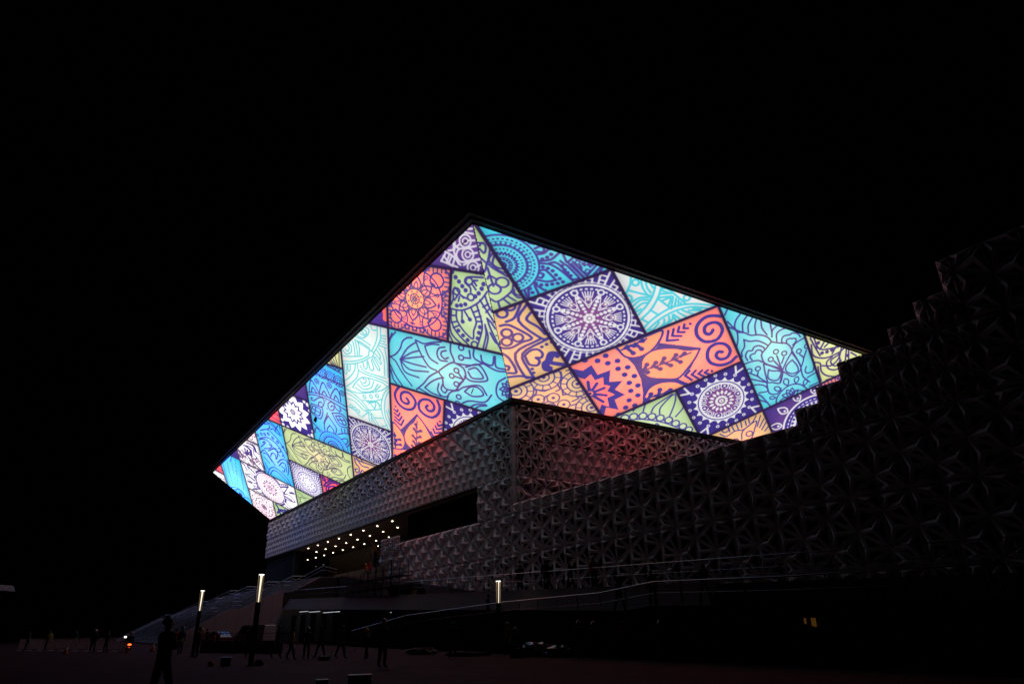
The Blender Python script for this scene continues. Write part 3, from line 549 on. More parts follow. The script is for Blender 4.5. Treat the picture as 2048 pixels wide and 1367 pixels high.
# ------------------------------------------------------------------ museum building
museum = tag(empty('museum_building'), 'museum with folded triangular cladding under a huge sloping eave of lit patchwork mandala screens', 'building')
led_l = led_screen('L', 102.3, museum)
led_r = led_screen('R', 50.0, museum)
led_l['label'] = 'long lit screen under the left eave, patchwork of mandalas'
led_r['label'] = 'lit screen under the right eave, patchwork with a coral spiral panel'
mb = MB()
inner = [(0, 0), (102.3, 0), (102.3, -60), (0, -60)]; o_ = 12.09
outer = [(-o_, o_), (102.3+o_, o_), (102.3+o_, -60-o_), (-o_, -60-o_)]
zi, zo = 24.78, 36.87
for k in range(4):
    a, b, c, d = inner[k], inner[(k+1) % 4], outer[(k+1) % 4], outer[k]
    mb.poly([W(*a, zi), W(*b, zi), W(*c, zo), W(*d, zo)])
mb.build('soffit', M_DARK, museum)
mb = MB()
def ring(off0, off1, z0, z1):
    q0 = [(-o_-off0, o_+off0), (102.3+o_+off0, o_+off0), (102.3+o_+off0, -60-o_-off0), (-o_-off0, -60-o_-off0)]
    q1 = [(-o_-off1, o_+off1), (102.3+o_+off1, o_+off1), (102.3+o_+off1, -60-o_-off1), (-o_-off1, -60-o_-off1)]
    for k in range(4): mb.poly([W(*q0[k], z0), W(*q0[(k+1) % 4], z0), W(*q1[(k+1) % 4], z1), W(*q1[k], z1)])
FP = [(-.03, 36.86), (.42, 36.88), (.42, 37.02), (.5, 37.06), (.95, 37.10), (.95, 37.55), (.85, 37.6), (.85, 37.7), (1.05, 37.75), (1.05, 38.7)]
for p, q in zip(FP, FP[1:]): ring(p[0], q[0], p[1], q[1])
mb.build('fascia', M_ROOF, museum)
mb = MB(); e = o_+1.05
mb.poly([W(-e, e, 38.7), W(102.3+e, e, 38.7), W(102.3+e, -60-e, 38.7), W(-e, -60-e, 38.7)]); mb.build('roof', M_ROOF, museum)
mb = MB(); mb.wbox(-.45, 102.5, .0, .45, 24.18, 24.66); mb.wbox(-.45, -.002, -60, -.002, 24.18, 24.66); mb.build('cornice', M_DARK, museum)

S_ = 2.02
def tri_relief(mb, place, band, cmin, cmax, c_even, cw, hole, depth=.5, keep=None, flip=False):
    """folded triangular panels: three facets per triangle meeting at a raised point, each facet with a cut-out"""
    z0, z1 = band; k0 = int(math.floor((cmin-c_even)/cw))-1; k1 = int(math.ceil((cmax-c_even)/cw))+1
    tris = []
    for k in range(k0, k1):
        for p, q in (((k, 0), (k+1, 1)), ((k+1, 0), (k, 1))):
            (ka, _), (kb, _) = p, q
            za = [z0+S_*(n+(.5 if ka % 2 else 0)) for n in range(-1, 4)]
            zb = lambda z: z+S_/2
            for z in za: tris.append(((ka, z), (ka, z+S_), (kb, z+S_/2)))
    for t in tris:
        P = []
        for (k, z) in t: P.append([c_even+cw*k, z])
        P = np.array(P); 
        if P[:, 1].max() <= z0+.01 or P[:, 1].min() >= z1-.01: continue
        # cut at the panel seams and the wall ends
        pts = [tuple(p) for p in P]
        for ax, lim, sg in ((1, z0, 1), (1, z1, -1), (0, cmin, 1), (0, cmax, -1)):
            out = []
            for a, b in zip(pts, pts[1:]+pts[:1]):
                ia, ib = (a[ax]-lim)*sg >= -1e-6, (b[ax]-lim)*sg >= -1e-6
                if ia: out.append(a)
                if ia != ib:
                    f = (lim-a[ax])/(b[ax]-a[ax]); out.append(tuple(a[i]+(b[i]-a[i])*f for i in (0, 1)))
            pts = out
            if len(pts) < 3: break
        if len(pts) < 3: continue
        Q = np.array(pts); cc = Q.mean(0)
        ar = abs(sum(Q[i][0]*Q[(i+1) % len(Q)][1]-Q[(i+1) % len(Q)][0]*Q[i][1] for i in range(len(Q))))/2
        if ar < .05: continue
        if keep and not keep(cc[0], cc[1]): continue
        h = hole(cc[0], cc[1]); dd = depth*min(1, ar/1.0)**.5
        jit = random.uniform(-.03, .03)
        apex = (cc[0], cc[1], dd+jit)
        for i in range(len(Q)):
            a = (*Q[i], 0.0); b = (*Q[(i+1) % len(Q)], 0.0)
            edge = abs(a[1]-b[1]) < .05 and (abs(a[1]-z0) < .05 or abs(a[1]-z1) < .05)
            hh = 0 if edge else h+random.uniform(-.04, .04)
            V = [np.array(a), np.array(b), np.array(apex)]
            if hh < .14: mb.poly([place(*v) for v in V]); continue
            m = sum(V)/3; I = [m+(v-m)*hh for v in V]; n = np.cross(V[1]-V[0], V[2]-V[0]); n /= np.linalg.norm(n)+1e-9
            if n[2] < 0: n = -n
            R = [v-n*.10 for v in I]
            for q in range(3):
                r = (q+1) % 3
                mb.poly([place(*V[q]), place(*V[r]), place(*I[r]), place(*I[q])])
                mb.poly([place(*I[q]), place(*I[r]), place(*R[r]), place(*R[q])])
pA = lambda c, z, o: W(c, o+.12, z)
pB = lambda c, z, o: W(-o-.12, -c, z)
def lerp(x, pts):
    for (x0, y0), (x1, y1) in zip(pts, pts[1:]):
        if x <= x1: return y0+(y1-y0)*max(0, (x-x0)/(x1-x0))
    return pts[-1][1]
# long front, upper storey
mb = MB()
tri_relief(mb, pA, (20.18, 24.2), .14, 102.3, 2.03, 1.735, lambda c, z: lerp(c, [(0, .48), (3.5, .4), (6, .24), (8, .1), (18, .1), (21, .3), (30, .5), (62, .46), (72, .3), (84, .1), (103, 0)]))
tri_relief(mb, pA, (16.16, 20.18), .14, 102.3, 2.05, .868, lambda c, z: lerp(c, [(0, .6), (2, .5), (4, .32), (5.5, .1), (103, 0)]), depth=.42)
mb.build('upper_wall', M_CLAD, museum)
# side front, behind the wing
mb = MB()
tri_relief(mb, pB, (20.18, 24.2), .21, 60, 2.3, 1.765, lambda c, z: lerp(c, [(0, .62), (6, .6), (9, .42), (11, .3), (14, .4), (22, .5), (60, .5)]))
tri_relief(mb, pB, (16.16, 20.18), .21, 60, 2.22, .882, lambda c, z: lerp(c, [(0, .64), (2.5, .6), (4.5, .42), (6, .16), (7, .05), (14, .1), (17, .3), (60, .3)]), depth=.42)
tri_relief(mb, pB, (12.14, 16.16), .21, 60, 2.3, 1.765, lambda c, z: .4)
mb.build('side_wall', M_CLAD, museum)
# wing and lower wall on the plane of the front
def wing_hole(a, z):
    h = lerp(-a, [(-35, .05), (-24, .12), (-8, .24), (0, .34), (6, .46), (20, .52), (34, .46), (60, .4)])
    if a < .3 and z > 12.2 and a > -33: h *= .55
    if z < 8.1: h = min(.62, h*1.25)
    return h
mb = MB()
for z0, z1, c0, c1 in ((12.14, 16.16, .14, 7.35), (12.14, 13.15, -33.85, .13), (12.14, 13.15, 28.6, 35), (8.12, 12.14, -62, 35), (4.1, 8.12, -62, 35), (.08, 4.1, -62, 35)):
    if c1-c0 > .5: tri_relief(mb, pA, (z0, z1), c0, c1, 2.05, 1.745, wing_hole, depth=.5)
STEP = [14.2, 15.2, 16.3, 16.3, 17.3, 18.3, 20.15]
for k, zt in enumerate(STEP):
    c1 = -33.85-1.745*k; c0 = c1-1.745 if k < 6 else -62
    tri_relief(mb, pA, (12.14, min(16.16, zt)), c0, c1, 2.05, 1.745, wing_hole, depth=.5)
    if zt > 16.2: tri_relief(mb, pA, (16.16, zt), c0, c1, 2.05, 1.745, wing_hole, depth=.5)
mb.build('front_wall', M_CLAD, museum)
# corner trims, backing coloured near-black to paint in the shade of the cut-outs, wing body
mb = MB(); mb.wbox(-.02, .13, -.02, .16, 13.2, 24.18); mb.wbox(-.16, -.022, -.2, .14, 13.2, 24.18); mb.build('corner_trim', M_CLAD, museum)
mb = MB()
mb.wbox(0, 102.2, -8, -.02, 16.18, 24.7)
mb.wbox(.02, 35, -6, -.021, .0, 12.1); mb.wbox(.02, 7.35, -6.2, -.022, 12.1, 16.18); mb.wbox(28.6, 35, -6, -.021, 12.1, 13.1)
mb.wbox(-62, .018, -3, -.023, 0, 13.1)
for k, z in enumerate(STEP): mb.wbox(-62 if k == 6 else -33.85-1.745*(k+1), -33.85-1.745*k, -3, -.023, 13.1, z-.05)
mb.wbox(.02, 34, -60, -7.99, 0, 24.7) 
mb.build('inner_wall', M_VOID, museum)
mb = MB(); mb.wbox(7.4, 28.55, -1.2, -1.0, 12.15, 16.16)
mb.build('window', M_GLASS, museum)

# small hooks hanging off the screens, and one dark module
def led_pt(s, w, d=.1): return W(s, w/SQ+d/SQ, 24.7+w/SQ-d/SQ)
for (s0, w0), (s1, w1) in (((5.6, 2.8), (4.1, 3.25)), ((-9.2, 16.3), (-10.5, 16.2)), ((-4.6, 6.9), (-5.3, 6.9)), ((37.4, 10.2), (36.2, 10.35))):
    mb = MB(); mb.tube(led_pt(s0, w0), led_pt(s1, w1, .5), .06, n=6); mb.build('hanging_rod', M_DARK, museum)
mb = MB(); n_ = [led_pt(46.3, 11.3), led_pt(46.3, 11.8), led_pt(45.1, 12.1), led_pt(45.1, 11.6)]; m_ = [led_pt(46.3, 11.3, .3), led_pt(46.3, 11.8, .3), led_pt(45.1, 12.1, .3), led_pt(45.1, 11.6, .3)]
mb.hexa(n_, m_); mb.build('dark_module', M_BLACK, museum)
# entrance hall: ceiling with downlights, floor, inner walls, dark end block
M_WARMC = mat('ceiling_panel', (.30, .22, .15), .6); M_WOOD = mat('brown_wood', (.12, .06, .035), .55, scale=5); M_FLOOR = mat('hall_floor', (.38, .28, .20), .4)
M_TAN = mat('tan_board', (.36, .24, .12), .7); M_LAMP = mat('downlight_glow', (.8, .8, .8), emit=(1.0, .80, .55), estr=14.0); M_COLD = mat('cold_strip', (.8, .8, .8), emit=(.8, .88, 1.0), estr=.6)
mb = MB(); mb.wbox(7.3, 102.2, -34, -.3, 16.02, 16.14); mb.build('ceiling', M_WARMC, museum)
mb = MB(); mb.wbox(35.05, 101, -34, 6, 7.9, 8.1); mb.build('hall_floor', M_FLOOR, museum)
mb = MB(); mb.wbox(68, 92, -12, -11.2, 11.6, 16.0); mb.build('wood_panel', M_WOOD, museum)
mb = MB(); mb.wbox(34.3, 102, -34.5, -34, 8, 16.0); mb.build('glass_wall', M_GLASS, museum)
mb = MB(); mb.wbox(100, 100.3, -33.9, -1.5, 8.1, 15.9); mb.build('glass_wall', M_GLASS, museum)
mb = MB(); mb.wbox(80.5, 102.2, -1.4, -.4, .0, 16.0)
mb.build('end_block', M_BLACK, museum)
mb = MB()
for k in range(27): mb.wbox(80.5+.8*k, 80.65+.8*k, -.39, -.15, 5, 15.9)
for k in range(14): mb.wbox(80.5, 86, -.148, -.10, 6.5+.65*k, 6.55+.65*k)
mb.build('louvre_screen', mat('louvre', (.06, .06, .075), .4), museum)
for b, a0, n in ((-1.5, 35.3, 9), (-5.0, 41.3, 8), (-8.65, 53.2, 9), (-12.2, 61, 6), (-15.8, 84, 4)):
    for k in range(n):
        mb = MB(); c = W(a0+5.8*k, b, 15.96)
        mb.lathe((c[0], c[1], 15.96), [(0, 0), (.11, 0), (.12, .05)], 12); mb.build('downlight', M_LAMP, museum)
mb = MB(); mb.wbox(31.2, 52, .9, 1.05, 8.1, 9.45); hoard = mb.build('site_hoarding', M_TAN); tag(hoard, 'tan plywood hoarding at the entrance under the downlights', 'hoarding')
mb = MB(); mb.tube(W(51, -5, 8.1), W(51, -5, 13.4), .09); mb.build('hall_post', mat('pale_post', (.5, .5, .5), .5), museum)
# podium: fascia slab, undercroft, steps, main stair
def zt(a): return 5.2+(a-36)*.027
mb = MB()
aa = list(range(-36, 36, 4))+[]+[35.4]
for p, q in zip(aa, aa[1:]):
    mb.hexa([W(p, 12.2, zt(p)-1.25), W(q, 12.2, zt(q)-1.25), W(q, 13.1, zt(q)-1.25), W(p, 13.1, zt(p)-1.25)], [W(p, 12.2, zt(p)), W(q, 12.2, zt(q)), W(q, 12.35, zt(q)), W(p, 12.35, zt(p))])
mb.build('podium_fascia', M_STONE, museum)
mb = MB(); p, q = -50, 35.4
mb.hexa([W(p, .0, zt(p)-.6), W(q, .0, zt(q)-.6), W(q, 12.19, zt(q)-.6), W(p, 12.19, zt(p)-.6)], [W(p, .0, zt(p)-.06), W(q, .0, zt(q)-.06), W(q, 12.19, zt(q)-.06), W(p, 12.19, zt(p)-.06)])
mb.build('podium_deck', M_CONC, museum)
mb = MB(); mb.wbox(-50, 35.4, 4, 4.2, 0, 3.2); mb.wbox(-62, -2, 12.4, 12.6, 0, 2.6)
for k in range(9): mb.wbox(2+4*k, 2.5+4*k, 11.6, 12.1, 0, 3.2)
mb.build('undercroft_wall', M_BLACK, museum)
for a0, a1, br in ((26.5, 30.5, 0), (31.2, 34.6, 0), (19.5, 25, 0), (4, 5, 0)):
    mb = MB(); mb.wbox(a0, a1, 11.0, 11.15, zt(a0)-1.5, zt(a0)-1.45); mb.build('strip_light', M_COLD, museum)
for a0, z0, z1 in ((-41.98, 1.42, 1.62), (-42.38, 1.32, 1.62), (-42.24, 1.34, 1.62)):
    mb = MB(); mb.wbox(a0, a0+(.10 if a0 < -42.3 else .07 if a0 > -42 else .03), 14.62, 14.66, z0, z1); mb.build('lit_window', mat('amber_window', (.3, .2, .1), emit=(1, .42, .06), estr=.05), museum)
# flight down from the entrance platform towards the near end
mb = MB()
for k in range(24): mb.wbox(33.6-1.28*(k+1), 33.6-1.28*k, .7, 5.95, zt(20)-1, 8.1-.15*(k+1))
mb.wbox(33.6, 35.0, .7, 5.95, 4, 8.1)
mb.build('side_stair', M_CONC, museum)
mb = MB(); mb.hexa([W(2.8, 6, 3.5), W(19, 6, 3.5), W(19, 6.3, 3.5), W(2.8, 6.3, 3.5)], [W(2.8, 6, 5.15), W(19, 6, 6.75), W(19, 6.3, 6.75), W(2.8, 6.3, 5.15)])
mb.build('stair_parapet', M_STONE, museum)
# the grand stair: profile b, z
PROF = [(26.2, 0), (19.5, 3.55), (18.2, 3.55), (13.4, 6.0), (12.2, 6.0), (8.2, 8.1)]
def zs(b):
    for (b0, z0), (b1, z1) in zip(PROF, PROF[1:]):
        if b1 <= b <= b0: return z0+(z1-z0)*(b0-b)/(b0-b1)
    return 0 if b > 26 else 8.1
mb = MB(); n = 48
for k in range(n):
    b0 = 26.2-18.0*k/n; b1 = 26.2-18.0*(k+1)/n; z = zs(b1)
    mb.wbox(36.2, 100, b1, b0, 0, z)
mb.wbox(36.2, 101, 6.01, 8.19, 0, 8.1)
mb.build('grand_stair', mat('stair_stone', (.5, .46, .47), .7, spec=.15), museum)
mb = MB(); q_ = [(13.0, 4.4, 6.0), (12.0, 4.4, 6.1), (8.2, 4.4, 8.05), (6.0, 4.4, 8.05)]
for (b0, l0, h0), (b1, l1, h1) in zip(q_, q_[1:]): mb.hexa([W(35.9, b1, l1), W(36.15, b1, l1), W(36.15, b0, l0), W(35.9, b0, l0)], [W(35.9, b1, h1), W(36.15, b1, h1), W(36.15, b0, h0), W(35.9, b0, h0)])
mb.build('stair_side_shade', M_DARK, museum)  # dark cover added over the stair's bright near side, shade put in as colour
def para(a0, a1, name):
    mb = MB(); pr = [(26.6, .3), (19.6, 4.0), (18.3, 4.0), (15.2, 5.55), (13.2, 6.4)]
    for (b0, z0), (b1, z1) in zip(pr, pr[1:]):
        mb.hexa([W(a0, b1, 0), W(a1, b1, 0), W(a1, b0, 0), W(a0, b0, 0)], [W(a0, b1, z1), W(a1, b1, z1), W(a1, b0, z0), W(a0, b0, z0)])
    mb.mi = 1
    for k in range(12):                     # joints between the cladding slabs
        b = 25.2-1.35*k; z = min(zs(b)+.35, 8.3); mb.wbox(a0-.004, a0+.01, b, b+.03, 0.05, z)
    return mb.build(name, [M_STONE, M_DARK], museum)
para(35.45, 35.85, 'stair_parapet'); para(100.3, 100.7, 'stair_parapet')

# ------------------------------------------------------------------ ground
def ground_material():
    m = mat('plaza_paving', (.085, .030, .030), .85, var=.35, scale=.35, bump=.3, spec=.06); nt = m.node_tree; n = nt.nodes
    tc = n.new('ShaderNodeTexCoord'); br = n.new('ShaderNodeTexBrick'); br.inputs['Scale'].default_value = 1.0; br.inputs['Brick Width'].default_value = 1.2; br.inputs['Row Height'].default_value = .6; br.inputs['Mortar Size'].default_value = .03
    mp = n.new('ShaderNodeMapping'); mp.inputs['Rotation'].default_value = (0, 0, ROT_A); nt.links.new(tc.outputs['Object'], mp.inputs[0]); nt.links.new(mp.outputs[0], br.inputs['Vector'])
    br.inputs['Color1'].default_value = (1, 1, 1, 1); br.inputs['Color2'].default_value = (.6, .58, .58, 1); br.inputs['Mortar'].default_value = (.12, .11, .11, 1)
    p = n['Principled BSDF']; src = p.inputs['Base Color'].links[0].from_socket; mu = n.new('ShaderNodeVectorMath'); mu.operation = 'MULTIPLY'
    nt.links.new(src, mu.inputs[0]); nt.links.new(br.outputs['Color'], mu.inputs[1]); nt.links.new(mu.outputs[0], p.inputs['Base Color']); return m
mb = MB(); mb.poly([(-400, -60, 0), (400, -60, 0), (400, 500, 0), (-400, 500, 0)]); tag(mb.build('plaza_ground', ground_material()), kind='structure')

# ------------------------------------------------------------------ railings
def railing(name, pts, label, cat, group=None, h=1.05, step=1.5, bars=None, r=.03):
    """pts: foot line in world coordinates"""
    root = tag(empty(name, pts[0]), label, cat, group); up = lambda p, d: (p[0], p[1], p[2]+d)
    mb = MB(); mb.path([up(p, h) for p in pts], r); mb.lbuild('handrail', M_STEEL, root)
    mb = MB(); mb.path([up(p, h*.52) for p in pts], r*.6); mb.lbuild('mid_rail', M_STEEL, root)
    post = MB(); bar = MB(); npost = 0
    for p, q in zip(pts, pts[1:]):
        d = math.dist(p, q); n = max(1, round(d/step))
        for k in range(n+1 if q is pts[-1] else n):
            f = k/n; c = tuple(p[i]+(q[i]-p[i])*f for i in range(3))
            m2 = MB(); m2.tube(c, up(c, h), r*.8, n=6); m2.lbuild('post', M_STEEL, root)
        if bars:
            n = round(d/bars)
            for k in range(n): c = tuple(p[i]+(q[i]-p[i])*k/n for i in range(3)); bar.tube(up(c, .12), up(c, h*.94), .011, n=4)
    if bars: bar.lbuild('baluster_panel', M_STEEL, root)
    return root
for a, t in ((35.65, 'at the near edge, above the stone parapet'), (50, 'second from the stone parapet'), (65, 'third from the stone parapet'), (80, 'fourth from the stone parapet'), (95, 'at the far edge')):
    pts = [W(a, b, z+(.38 if a < 36 else 0)) for b, z in PROF]+[W(a, 6.2, 8.1)]
    railing('stair_railing', pts, 'steel stair railing on the grand stair, '+t, 'railing', 'railings on the grand stair', h=.95, step=2.2, r=.05)
railing('deck_railing', [W(a, 12.27, zt(a)) for a in (35, 10, -12, -30, -49)], 'thin steel railing along the edge of the podium deck', 'railing', h=1.05, step=3.0, bars=.4, r=.025)
RP = [(6, .25), (-6, 1.35), (-20.5, 1.85), (-30, 1.98), (-34, 2.3), (-41, 2.1), (-49, 2.0)]
railing('ramp_railing', [W(a, 14.5, z) for a, z in RP], 'long railing with thin balusters along the ramp before the podium', 'railing', h=1.05, step=2.0, bars=.14, r=.03)
mb = MB()
for (a, z), (a1, z1) in zip(RP, RP[1:]): mb.hexa([W(a1, 12.95, 0), W(a, 12.95, 0), W(a, 14.6, 0), W(a1, 14.6, 0)], [W(a1, 12.95, z1), W(a, 12.95, z), W(a, 14.6, z), W(a1, 14.6, z1)])
tag(mb.build('access_ramp', M_BLACK), kind='structure')

# ------------------------------------------------------------------ street lamps
M_AMB = mat('lamp_side', (.35, .28, .2), .2, emit=(1, .70, .42), estr=.05); M_CORE = mat('lamp_core', (.9, .9, .9), emit=(1, .86, .64), estr=1.3); M_TOP = mat('lamp_top', (.9, .9, .9), emit=(1, .93, .8), estr=2.2)
def street_lamp():
    root = empty('street_lamp'); H0 = 2.85; H1 = 4.15
    mb = MB(); mb.box((0, 0, H0/2), (.22, .22, H0)); mb.box((0, 0, .02), (.34, .34, .04)); mb.build('post', M_BLACK, root)
    mb = MB(); mb.tube((0, 0, H0), (0, 0, H1-.03), .022, .045, 8); mb.build('light_core', M_CORE, root)
    mb = MB()
    for x, y in ((-1, -1), (1, -1), (1, 1), (-1, 1)): mb.hexa([(x*.085+dx, y*.085+dy, H0) for dx, dy in ((-.018, -.018), (.018, -.018), (.018, .018), (-.018, .018))], [(x*.10+dx, y*.10+dy, H1-.03) for dx, dy in ((-.03, -.03), (.03, -.03), (.03, .03), (-.03, .03))])
    mb.build('acrylic_fin', M_AMB, root)
    mb = MB(); mb.box((0, 0, H1-.015), (.23, .23, .05)); mb.build('lit_top', M_TOP, root)
    mb = MB(); mb.box((0, 0, H1+.02), (.25, .25, .02)); mb.build('cap', M_BLACK, root)
    return root
def dup(root, loc, rz):
    r = root.copy(); COL.objects.link(r); r.location = loc; r.rotation_euler = (0, 0, rz)
    for ch in list(root.children):
        c = ch.copy(); COL.objects.link(c); c.parent = r
        for g in list(ch.children):
            d = g.copy(); COL.objects.link(d); d.parent = c
    return r
L0 = street_lamp(); G = 'lit street lamps on the plaza'
L0.location = (-12.93, 35.27, 0); L0.rotation_euler = (0, 0, .5); tag(L0, 'lit column street lamp with black post beside a standing worker, tallest in the picture', 'street lamp', G)
l = dup(L0, (-21.87, 48.8, 0), .5); tag(l, 'lit column street lamp before the left stairs, behind the nearest onlooker', 'street lamp', G)
l = dup(L0, (-1.17, 44.51, 0), .5); tag(l, 'lit column street lamp before the patterned wall, right of the dark window', 'street lamp', G)

# ------------------------------------------------------------------ scaffolds
M_SCAF = mat('scaffold_tube', (.05, .045, .045), .5, metal=.3)
def scaffold(name, a0, a1, b0, b1, zb, z1, na, lifts, label, planks=True, ragged=False):
    root = tag(empty(name, W((a0+a1)/2, (b0+b1)/2, zb(a0))), label, 'scaffold')
    for i in range(na+1):
        a = a0+(a1-a0)*i/na
        for b in (b0, b1):
            mb = MB(); top = z1+(random.uniform(-.9, .9) if ragged else random.uniform(0, .5)); mb.tube(W(a, b, zb(a)), W(a, b, top), .035, n=6); mb.lbuild('upright', M_SCAF, root)
    for z in lifts:
        mb = MB()
        for b in (b0, b1): mb.tube(W(a0-.3, b, z), W(a1+.3, b, z), .03, n=6)
        for i in range(na+1): a = a0+(a1-a0)*i/na; mb.tube(W(a, b0, z), W(a, b1, z), .03, n=6)
        mb.lbuild('ledger', M_SCAF, root)
        if planks: mb = MB(); mb.wbox(a0, a1, b1, b0, z+.04, z+.09) if b1 < b0 else mb.wbox(a0, a1, b0, b1, z+.04, z+.09); mb.lbuild('plank', M_WOOD, root)
    mb = MB()
    for i in range(na): a = a0+(a1-a0)*i/na; a2 = a0+(a1-a0)*(i+1)/na; mb.tube(W(a, b1, lifts[0]), W(a2, b1, lifts[min(2, len(lifts)-1)]), .025, n=5)
    mb.lbuild('brace', M_SCAF, root); return root
scaffold('scaffold_tower', 25.5, 33.3, .8, 2.2, lambda a: 8.1 if a > 33 else 8.1-.17*(33.6-a), 12.7, 4, [8.6, 9.5, 10.4, 11.3, 12.2], 'dark scaffold tower against the left end of the patterned wall', planks=False)
scaffold('low_scaffold', .7, 14.3, 11.4, 12.3, lambda a: zt(a), 7.4, 7, [5.0, 5.9], 'low row of scaffold poles standing before the patterned wall', ragged=True)
# boom lift parked in the entrance hall
boom = tag(empty('boom_lift', W(46, -4, 8.1)), 'orange boom lift with raised arm in the entrance hall', 'boom lift')
M_OR = mat('orange_paint', (.42, .13, .02), .5)
mb = MB(); mb.wbox(44, 46.6, -4.8, -3.2, 8.45, 9.5); mb.lbuild('chassis', M_OR, boom)
mb = MB(); mb.tube(W(45.4, -4, 9.5), W(45, -4, 11.9), .18, n=6); mb.tube(W(45, -4, 11.9), W(51.4, -4, 15.7), .14, n=6); mb.lbuild('arm', M_OR, boom)
mb = MB(); mb.wbox(51.2, 52.6, -4.5, -3.5, 14.7, 14.8); 
for a, b in ((51.2, -4.5), (52.6, -4.5), (52.6, -3.5), (51.2, -3.5)): mb.tube(W(a, b, 14.8), W(a, b, 15.8), .03, n=5)
mb.lbuild('basket', M_DARK, boom)
for a in (44.2, 46.3):
    for b in (-4.85, -3.15): mb = MB(); mb.tube(W(a, b-.12, 8.48), W(a, b+.12, 8.48), .38, n=14); mb.lbuild('wheel', M_BLACK, boom)

# ------------------------------------------------------------------ people
M_SKIN = mat('skin', (.38, .23, .16), .6); M_HAIR = mat('hair', (.012, .01, .009), .6); M_SHOE = mat('shoe', (.015, .014, .014), .6)
CLOTH = {k: mat(k+'_cloth', c, .85, scale=9, bump=.2) for k, c in dict(black=(.012, .012, .014), navy=(.015, .02, .05), grey=(.07, .07, .075), brown=(.06, .035, .025), orange=(.55, .14, .03), red=(.45, .03, .04), teal=(.02, .09, .09), yellow=(.45, .42, .06), jeans=(.03, .04, .07), white=(.5, .5, .5)).items()}
HELM = {k: mat(k+'_helmet', c, .3) for k, c in dict(yellow=(.6, .45, .05), white=(.6, .6, .6), blue=(.05, .12, .45), orange=(.6, .2, .03), red=(.5, .04, .04)).items()}
def person(loc, heading, label, top='black', legs='black', height=1.75, pose='stand', helmet=None, vest=None, group=None, hood=False):
    root = tag(empty('person', loc, math.radians(heading)), label, 'person', group)
    V = []; E_ = []; R = []
    def v(p, r, par=None):
        V.append(p); R.append(r); k = len(V)-1
        if par is not None: E_.append((par, k))
        return k
    rj = lambda s: random.uniform(-s, s)
    bend = {'bend': .95, 'walk': .08, 'stand': .02, 'phone': .05, 'hips': .0, 'look': -.02, 'sit': .12}[pose]
    drop = {'bend': -.03, 'sit': -.28}.get(pose, 0)
    ph = (0, 0, .95+drop); cb, sb = math.cos(bend), math.sin(bend)
    up = lambda d, x=0, f=0: (ph[0]+x, ph[1]+d*sb+f*cb, ph[2]+d*cb-f*sb)
    pel = v(ph, .135); b1 = v(up(.2), .155, pel); ch = v(up(.40), .18, b1); nk = v(up(.54), .068, ch)
    hf = .06 if pose in ('phone', 'bend') else (-.03 if pose == 'look' else .01)
    h0 = v(up(.62, 0, .01+hf*.3), .078, nk); h1 = v(up(.70, 0, .025+hf), .10, h0); h2 = v(up(.775, 0, .015+hf*1.2), .075, h1)
    stride = {'walk': .24, 'bend': .10, 'hips': .03, 'look': .16}.get(pose, .04)
    hands = []
    for s in (-1, 1):
        st = stride*s
        hp = v((s*.10, ph[1], ph[2]-.05), .105, pel)
        if pose == 'sit': kn = v((s*.14, .42, .62), .07, hp); an = v((s*.15, .42, .12), .045, kn); v((s*.16, .57, .05), .042, an)
        else:
            kb = .06 if st >= 0 else .02
            kn = v((s*.125, st*.5+kb, .50+drop*.5), .08, hp); an = v((s*.14, st, .10+(.05 if st < -.1 else 0)), .062, kn); v((s*.155, st+.17, .045), .042, an)
        sh = v(up(.46, s*.205), .085, ch)
        if pose == 'phone' or (pose == 'look' and s > 0): el = up(.20, s*.25, .05); wr = up(.33, s*.12, .26)
        elif pose == 'hips' : el = up(.20, s*.36, -.06); wr = up(.06, s*.17, .06)
        elif pose == 'bend': el = up(.30, s*.22, .24); wr = up(.34, s*.16, .48)
        elif pose == 'sit': el = up(.22, s*.26, .16); wr = up(.18, s*.22, .38)
        else: el = up(.18, s*(.24+rj(.02)), -st*.35-.02); wr = up(-.06, s*.25, -st*.8+.06)
        e = v(el, .064, sh); w = v(wr, .042, e)
        d = Vector(wr)-Vector(el); d.normalize(); hd = Vector(wr)+d*.07; v(tuple(hd), .036, w); hands.append((hd, d, s))
    me = bpy.data.meshes.new('person_body'); me.from_pydata(V, E_, []); o = bpy.data.objects.new('body', me); COL.objects.link(o)
    m = o.modifiers.new('skin', 'SKIN'); m.use_smooth_shade = True
    for k, r in enumerate(R): me.skin_vertices[0].data[k].radius = (r, r*(.8 if k in (pel, b1, ch) else 1)); 
    me.skin_vertices[0].data[0].use_root = True
    o.modifiers.new('sub', 'SUBSURF').levels = 1
    dg = bpy.context.evaluated_depsgraph_get(); em = bpy.data.meshes.new_from_object(o.evaluated_get(dg)); o.modifiers.clear(); o.data = em; bpy.data.meshes.remove(me)
    bm = bmesh.new(); bm.from_mesh(em)
    x = MB(); hc = Vector(V[h1])
    x.ball(hc+Vector((0, .105, -.015)), (.016, .022, .022), 6, 4)                 # nose
    for s in (-1, 1): x.ball(hc+Vector((s*.098, -.005, -.01)), (.014, .026, .034), 6, 4)  # ears
    for hd, d, s in hands:
        sx = d.orthogonal().normalized() if abs(d.z) > .95 else d.cross(Vector((0, 0, 1))).normalized()
        for k, L in enumerate((.062, .075, .08, .072, .055)):
            if k == 0: x.tube(hd+sx*.03*s, hd+sx*.062*s+d*.035, .011, .008, 5); continue
            q = hd+sx*(.028-.018*k)*s+d*.02; cur = d.cross(sx)*.022; x.tube(q, q+d*L*.55, .0095, .009, 5); x.tube(q+d*L*.55, q+d*L+cur, .009, .007, 5)
